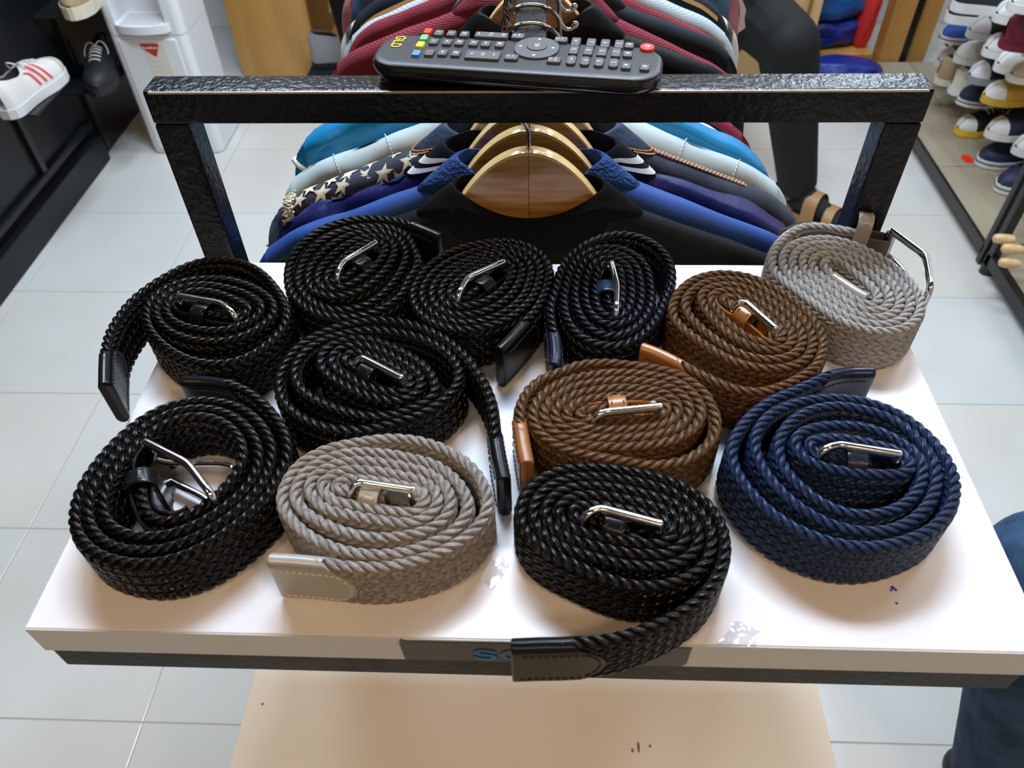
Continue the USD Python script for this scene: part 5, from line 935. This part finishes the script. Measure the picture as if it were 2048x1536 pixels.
# near rack base and wooden trouser hangers at the right edge of the picture
nb = thing('rack_base', 'second low rack base with a black metal edge at the right edge of the picture', 'rack', (1.45, 1.1, 0))
obj('edge_rail', bx(RXF-.004, RXF+.020, .40, 1.345, .028, .063, .002), 'black_metal', nb); obj('plank', bx(RXF+.022, RXF+.45, .40, 1.345, .036, .058, .002), 'plank_oak', nb)
for y in (.41, 1.33): obj('upright', bx(RXF-.004, RXF+.021, y-.012, y+.012, 0, .70, .003), 'black_metal', nb); obj('foot', tube([(RXF+.01, y, 0), (RXF+.01, y, .03)], .020, 10), 'black_metal', nb)
obj('hook_rail', bx(RXF-.004, RXF+.021, .40, 1.345, .70, .725, .003), 'black_metal', nb)
for k, (px, py, lab_) in enumerate(((1993, 478, 'pale wooden trouser hanger bar, upper of three at the right edge'), (2010, 498, 'pale wooden trouser hanger bar, middle of three at the right edge'), (2004, 526, 'pale wooden trouser hanger bar, lowest of three at the right edge'))):
    p = at(px, py, x=1.20); t = thing('trouser_hanger', lab_, 'hanger', p)
    q = p + np.array([.02, .0, 0]); ax = np.array([.96, -.18 + .05*k, .02 - .03*k]); ax /= np.linalg.norm(ax)
    obj('wooden_end', tube([q + ax * s_ for s_ in (-.028, -.024, -.01, .01, .022, .026)], np.array([.004, .011, .0135, .0135, .011, .006]), 12), 'knob_wood', t, smooth=True)
    obj('wooden_end', tube([q + ax * (.105 + s_) for s_ in (-.028, -.024, -.01, .01, .022, .026)], np.array([.006, .011, .0135, .0135, .011, .004]), 12), 'knob_wood', t, smooth=True)
    obj('wire', join([tube([q + ax*.02 + [0, s_, .003], q + ax*.09 + [0, s_, .003]], .0022, 6) for s_ in (-.006, .006)]), 'chrome', t, smooth=True)
    obj('hook', tube(spline([q + ax*.05, q + ax*.05 + [.03, .01, .20], q + ax*.05 + [.045, .01, .44 - .0*k], (RXF+.008, (q + ax*.05)[1] + .01, .7275), (RXF+.022, (q + ax*.05)[1] + .01, .715)], 30), .0016, 6), 'chrome', t, smooth=True)

# ------------------------------------------------------------------ cabinets at the back
cb = thing('cabinet', 'wooden cabinet along the back wall with open shelves and half-open doors', 'cabinet', (0, 2.85, 0))
obj('side_panel', bx(-1.235, -.917, 2.60, 2.625, 0, 2.0, .002), 'cabinet_wood', cb, label='broad warm brown wooden panel')
obj('back_board', bx(-1.25, 1.40, 3.03, 3.05, 0, 2.0, .002), 'cabinet_wood', cb)
obj('shelf', bx(-.915, 1.30, 2.63, 3.03, .045, .065, .002), 'cabinet_wood', cb)
obj('post', bx(1.308, 1.388, 2.585, 2.665, 0, 2.0, .003), 'cabinet_wood', cb, label='light wooden corner post')
obj('trim_strip', bx(1.390, 1.420, 2.60, 2.66, 0, 2.0, .003), 'black_metal', cb)
obj('post', bx(1.422, 1.50, 2.62, 2.70, 0, 2.0, .003), 'cabinet_wood', cb)
def door(hx, hy, ang, w, h0, h1, hand, label):
    R = rotz(ang); d = obj('door', place(rbox((w/2, 0, (h0+h1)/2), (w, .02, h1-h0), .002), R, (hx, hy, 0)), 'door_wood', cb, label=label)
    hxx = w - .045 if hand > 0 else .045
    obj('handle', place(join([tube([(hxx, -.034, .245), (hxx, -.034, .42)], .0075, 8), rbox((hxx, -.018, .25), (.018, .036, .018), .003), rbox((hxx, -.018, .415), (.018, .036, .018), .003)]), R, (hx, hy, 0)), 'brass', d, smooth=40, label='brass pull handle')
door(.50, 2.60, -.16, .52, .015, 1.6, 1, 'pale wooden door standing half open')
door(-.875, 2.66, -.06, .30, .40, 1.6, -1, 'narrow wooden door sliver with a brass handle')
def bag(name, c, s, m, label, seed):
    v = trimesh.creation.icosphere(4, 1.0); p = np.array(v.vertices); p = np.sign(p) * np.abs(p) ** .75
    p *= (1 + .16 * (meshkit.fbm(p * 1.6 + seed, 3, seed) - .5)[:, None] * 2) * (1 + .035 * np.sin(p[:, :1] * 9 + seed) * np.cos(p[:, 2:3] * 4))
    p = p * np.array(s); p[:, 2] = np.maximum(p[:, 2], -s[2] * .9); p = p + np.array(c) + [0, 0, s[2]*.9 - (0)]
    t = thing(name, label, 'bag', c); obj('body', (p, np.array(v.faces)), m, t, smooth=True); return t
cs = .0655
bag('blue_bag', (1.10, 2.76, cs + .10), (.150, .12, .125), 'bag_blue', 'crumpled blue plastic bag of clothes filling the open cabinet', 3)
bag('royal_bag', (1.10, 2.78, cs), (.17, .12, .062), 'bag_royal', 'darker royal blue bag under the crumpled blue bag', 5)
bag('royal_bag', (1.12, 2.50, 0), (.17, .075, .055), 'bag_royal', 'royal blue bag on the floor in front of the open cabinet', 17)
bag('red_bag', (1.262, 2.72, cs), (.038, .055, .15), 'bag_red', 'bright red bag squeezed between blue bag and wooden post', 7)
bag('red_bag', (1.04, 2.80, cs + .325), (.10, .10, .08), 'bag_red', 'red cloth bundle on top of the blue bag', 9)
bag('royal_bag', (1.225, 2.84, cs + .26), (.09, .10, .14), 'bag_royal', 'royal blue bundle beside the red one on top of the pile', 11)
tg = thing('yellow_tag', 'small yellow tag on the blue bags', 'tag', at(1780, 28, y=2.70)); obj('tag', place(prism(Point(0, 0).buffer(.012, 10), 0, .003), rotx(math.pi/2), at(1780, 28, y=2.70)), 'key_yellow', tg)
bag('blue_bag', (.37, 2.45, .0), (.10, .10, .10), 'bag_blue', 'blue bag on the floor behind the seated person', 13)
# grey boot and black coat inside the left part of the cabinet
bt = make_shoe((-.905, 2.50, .0862), (1, .12, 0), (0, 0, 1), .27, 'grey slip-on boot with a black sole inside the cabinet', upper='grey', sole='black', high=True)
pl = thing('dark_shelf', 'dark low step under the grey boot', 'step', (-.80, 2.60, 0)); obj('slab', bx(-.915, -.60, 2.40, 2.595, .0, .0855, .003), 'cloth_dark', pl)
co = thing('black_coat', 'black coat hanging in the cabinet above the grey boot', 'coat', (-.72, 2.68, .25))
obj('body', flesh([((-.70, 2.40, .20), .05, (-.76, 2.46, 1.0), .10), ((-.58, 2.40, .16), .06, (-.60, 2.46, 1.0), .10)], .03, 4), 'cloth_black', co, smooth=True)

# ------------------------------------------------------------------ people
def person(label, loc, trousers, tm, torso, sm, head_c, face_dir, hands, extra=None):
    t = thing('person', label, 'person', loc)
    sk = []
    hc = np.array(head_c); nb_ = hc + np.array([0, 0, -.15])
    for a, ra, b, rb in torso['skin']: sk.append((a, ra, b, rb))
    obj('body', flesh(sk, .02, 5), 'skin', t, smooth=True)
    obj('trousers', flesh(trousers, .018, 6), tm, t, smooth=True)
    obj('shirt', flesh(torso['shirt'], .02, 6), sm, t, smooth=True)
    fd = np.array(face_dir, float); fd /= np.linalg.norm(fd); side = np.cross([0, 0, 1.], fd)
    hd = flesh([(hc + [0, 0, .03], .082, hc + [0, 0, -.035] + fd * .018, .062), (hc + fd*.045 + [0, 0, -.07], .035, hc + fd*.03 + [0, 0, -.03], .05), (hc + fd*.085 + [0, 0, .0], .008, hc + fd*.102 + [0, 0, -.028], .014), (hc + side*.078 + [0, 0, -.01], .016, hc + side*.08 + [0, 0, .01], .018), (hc - side*.078 + [0, 0, -.01], .016, hc - side*.08 + [0, 0, .01], .018)], .010, 3)
    h = obj('head', hd, 'skin', t, smooth=True)
    for sg in (-1, 1): obj('eye', ball(hc + fd*.079 + side*sg*.032 + [0, 0, .002], .010), 'print_white', h, smooth=True)
    obj('mouth', tube([hc + fd*.082 - side*.022 + [0, 0, -.058], hc + fd*.092 + [0, 0, -.057], hc + fd*.082 + side*.022 + [0, 0, -.058]], .004, 6), 'cloth_rose', h, smooth=True)
    obj('hair', flesh([(hc + [0, 0, .045] - fd*.02, .084, hc + [0, 0, -.01] - fd*.03, .080)], .012, 3), 'hair', t, smooth=True)
    for side_, (wrist, dirv) in hands.items():
        d = np.array(dirv, float); d /= np.linalg.norm(d); l = np.cross(d, [0, 0, 1.] if abs(d[2]) < .9 else [1., 0, 0]); l /= np.linalg.norm(l); w = np.array(wrist)
        bones = [(w, .026, w + d*.05 + l*.018, .020), (w, .026, w + d*.05 - l*.018, .020)]
        for j, (o_, ln) in enumerate(((.030, .062), (.010, .074), (-.010, .070), (-.030, .055))):
            a0 = w + d*.078 + l*o_; a1 = a0 + d*ln*.5 + [0, 0, -.004]; a2 = a1 + d*ln*.35 + [0, 0, -.018]
            bones += [(w + d*.055 + l*o_*.9, .011, a0, .0095), (a0, .0095, a1, .0085), (a1, .0085, a2, .0075)]
        bones += [(w + d*.02 + l*.03*(1 if side_ == 'l' else -1), .014, w + d*.055 + l*.055*(1 if side_ == 'l' else -1), .0095), (w + d*.055 + l*.055*(1 if side_ == 'l' else -1), .0095, w + d*.085 + l*.058*(1 if side_ == 'l' else -1), .008)]
        obj('hand', flesh(bones, .008, 3), 'skin', t, smooth=True)
    return t
V = lambda *a: np.array(a, float)
hipR, hipL = V(.46, 2.00, .60), V(.36, 2.12, .56); kneeR, kneeL = V(.66, 1.65, .515), V(.50, 1.78, .50); ankR, ankL = V(.775, 1.625, .105), V(.46, 1.98, .12)
bk = V(.42, 2.08, .58)
p1 = person('seated person in black trousers and brown sandals, right of the clothes rack', (.62, 1.8, 0),
    [(hipR, .105, kneeR + [0, .02, .0], .082), (kneeR, .082, (kneeR*.5 + ankR*.5) + [.004, .01, 0], .070), ((kneeR*.5 + ankR*.5) + [.004, .01, 0], .070, ankR + [0, 0, .012], .058), (hipL, .105, kneeL, .080), (kneeL, .078, ankL, .056), (hipR, .11, hipL, .11), (bk, .12, bk + [0, .02, .12], .13)],
    'trouser_black', dict(skin=[(bk + [0, 0, .55], .05, bk + [0, 0, .66], .045), (ankR + [0, 0, .02], .034, ankR + [0, 0, -.06], .034), (ankL + [0, 0, .02], .034, ankL + [0, 0, -.06], .034)],
    shirt=[(bk + [0, .02, .12], .13, bk + [-.10, .02, .46], .09), (bk + [0, .02, .12], .13, bk + [.10, -.02, .46], .09), (bk + [-.13, .03, .46], .07, bk + [-.17, .0, .22], .05), (bk + [-.17, 0, .22], .05, bk + [-.05, -.2, .14], .04), (bk + [.13, -.03, .46], .07, bk + [.2, -.05, .24], .05), (bk + [.2, -.05, .24], .05, bk + [.10, -.24, .16], .04)]),
    'shirt_grey', bk + [0, -.01, .78], (.4, -1, -.2), dict(l=(bk + [-.03, -.22, .13], (.2, -1, -.1)), r=(bk + [.10, -.27, .15], (0, -1, -.1))))
def sandal(ank, d, par):
    d = np.array(d, float); d /= np.linalg.norm(d); l = np.cross([0, 0, 1.], d); heel = ank - d*.07; heel[2] = 0
    foot = flesh([(ank + [0, 0, .0], .036, heel + d*.03 + [0, 0, .062], .034), (heel + d*.03 + [0, 0, .06], .034, heel + d*.15 + [0, 0, .056], .036), (heel + d*.15 + [0, 0, .054], .036, heel + d*.235 + [0, 0, .042], .022), (heel + d*.15 + l*.02 + [0, 0, .05], .028, heel + d*.22 - l*.02 + [0, 0, .042], .022), (ank, .036, heel + d*.14 + [0, 0, .065], .030)], .012, 4)
    so_ = obj('sock', foot, 'sock', par, smooth=True)
    u = np.linspace(0, 1, 20); hw = np.interp(u, [0, .04, .15, .4, .7, .9, 1], [.018, .034, .041, .041, .052, .040, .014]); P = np.r_[np.c_[u*.27 - .01, hw], np.c_[u*.27 - .01, -hw][::-1]]
    R = np.stack([d, l, V(0, 0, 1)], 1); s_ = obj('sandal', place(join([prism(Polygon(P), 0, .020), prism(Polygon(P).buffer(-.003), .020, .026)]), R, heel), 'sandal_leather', par, smooth=40, label='brown leather sandal')
    for x, w_, hgt in ((.060, .032, .114), (.150, .042, .104), (.212, .030, .078)):
        q = np.interp(x/.27, u, hw) + .003; th = np.linspace(0, math.pi, 15)
        G = np.array([[heel + d*(x + dx - .01*math.sin(t_)) + l*q*math.cos(t_)*1.02 + V(0, 0, .018 + (hgt-.018)*math.sin(t_)**.8) for dx in (-w_/2, -w_/4, w_/4, w_/2)] for t_ in th])
        obj('sandal_strap', grid(G), 'sandal_leather', s_, smooth=True)
sandal(ankR, (.62, -.55, 0), p1); sandal(ankL, (.5, -.8, 0), p1)
tag_ = thing('paper_tag', 'blank white paper tag hanging from the rose shirt near the black trousers', 'tag', at(1470, 30, y=.80))
obj('card', place(prism(Polygon([(-.011, .030), (.002, .032), (.016, .008), (.016, -.006), (.020, -.020), (.010, -.028), (.002, -.018), (-.004, -.008)]), -.0004, .0004), rotx(math.pi/2) , at(1470, 30, y=.80)), 'shoe_offwhite', tag_, smooth=False)
stl = thing('stool', 'low stool under the seated person', 'stool', (.43, 2.1, 0)); obj('seat', prism(Point(.43, 2.1).buffer(.17, 16), .40, .45), 'cabinet_wood', stl)
for a in (.8, 2.4, 3.9, 5.5): obj('leg', tube([(.43 + .13*math.cos(a), 2.1 + .13*math.sin(a), .0), (.43 + .12*math.cos(a), 2.1 + .12*math.sin(a), .41)], .015, 8), 'cabinet_wood', stl)
# person in jeans at the right
hip, knee, ank = V(1.06, -.02, .58), V(.640, .03, .540), V(.722, -.065, .12)
hip2, knee2, ank2 = V(1.08, .18, .58), V(.98, .26, .56), V(1.00, .24, .10); b2 = V(1.14, .08, .61)
p2 = person('person in blue jeans seated close to the right edge of the white board', (.8, 0, 0),
    [(hip, .098, knee, .085), (knee, .085, knee*.5 + ank*.5 + [.01, 0, 0], .080), (knee*.5 + ank*.5 + [.01, 0, 0], .080, ank, .070), (hip2, .10, knee2, .083), (knee2, .083, ank2, .062), (hip, .11, hip2, .11)],
    'jeans', dict(skin=[(b2 + [0, 0, .55], .05, b2 + [0, 0, .66], .045), (ank, .034, ank + [0, 0, -.06], .034), (ank2, .034, ank2 + [0, 0, -.06], .034)],
    shirt=[(b2 + [0, 0, .08], .14, b2 + [0, -.12, .46], .09), (b2 + [0, 0, .08], .14, b2 + [0, .12, .46], .09), (b2 + [0, -.14, .46], .07, b2 + [-.03, -.21, .2], .05), (b2 + [-.03, -.21, .2], .05, b2 + [-.18, -.17, .11], .04), (b2 + [0, .14, .46], .07, b2 + [-.03, .21, .2], .05), (b2 + [-.03, .21, .2], .05, b2 + [-.18, .17, .11], .04)]),
    'shirt_grey', b2 + [-.02, 0, .78], (-1, 0, -.2), dict(l=(b2 + [-.20, -.16, .105], (-1, .1, -.1)), r=(b2 + [-.20, .16, .105], (-1, -.1, -.1))))
for a_, d_ in ((ank, (.35, -1, 0)), (ank2, (-1, .2, 0))):
    d_ = V(*d_)/np.linalg.norm(d_); h_ = a_ - d_*.06; h_[2] = 0
    obj('foot', flesh([(a_, .036, h_ + d_*.03 + [0, 0, .04], .036), (h_ + d_*.03 + [0, 0, .04], .038, h_ + d_*.20 + [0, 0, .035], .034), (a_, .034, h_ + d_*.16 + [0, 0, .045], .034)], .014, 3), 'shoe_black', p2, smooth=True)
sp = spline([hip*.4 + knee*.6 + V(.0, -.084, -.01), knee + V(.05, -.080, -.04), knee*.6 + ank*.4 + V(.02, -.074, 0), ank + V(.015, -.060, .04)], 30)
obj('seam', tube(sp, .0022, 6), 'jeans_seam', p2, smooth=True)

s2 = thing('stool', 'stool under the person in blue jeans', 'stool', (1.12, .05, 0)); obj('seat', prism(Point(1.12, .05).buffer(.18, 16), .435, .475), 'cabinet_wood', s2)
for a in (.8, 2.4, 3.9, 5.5): obj('leg', tube([(1.12 + .15*math.cos(a), .05 + .15*math.sin(a), .0), (1.12 + .13*math.cos(a), .05 + .13*math.sin(a), .445)], .016, 8), 'cabinet_wood', s2)
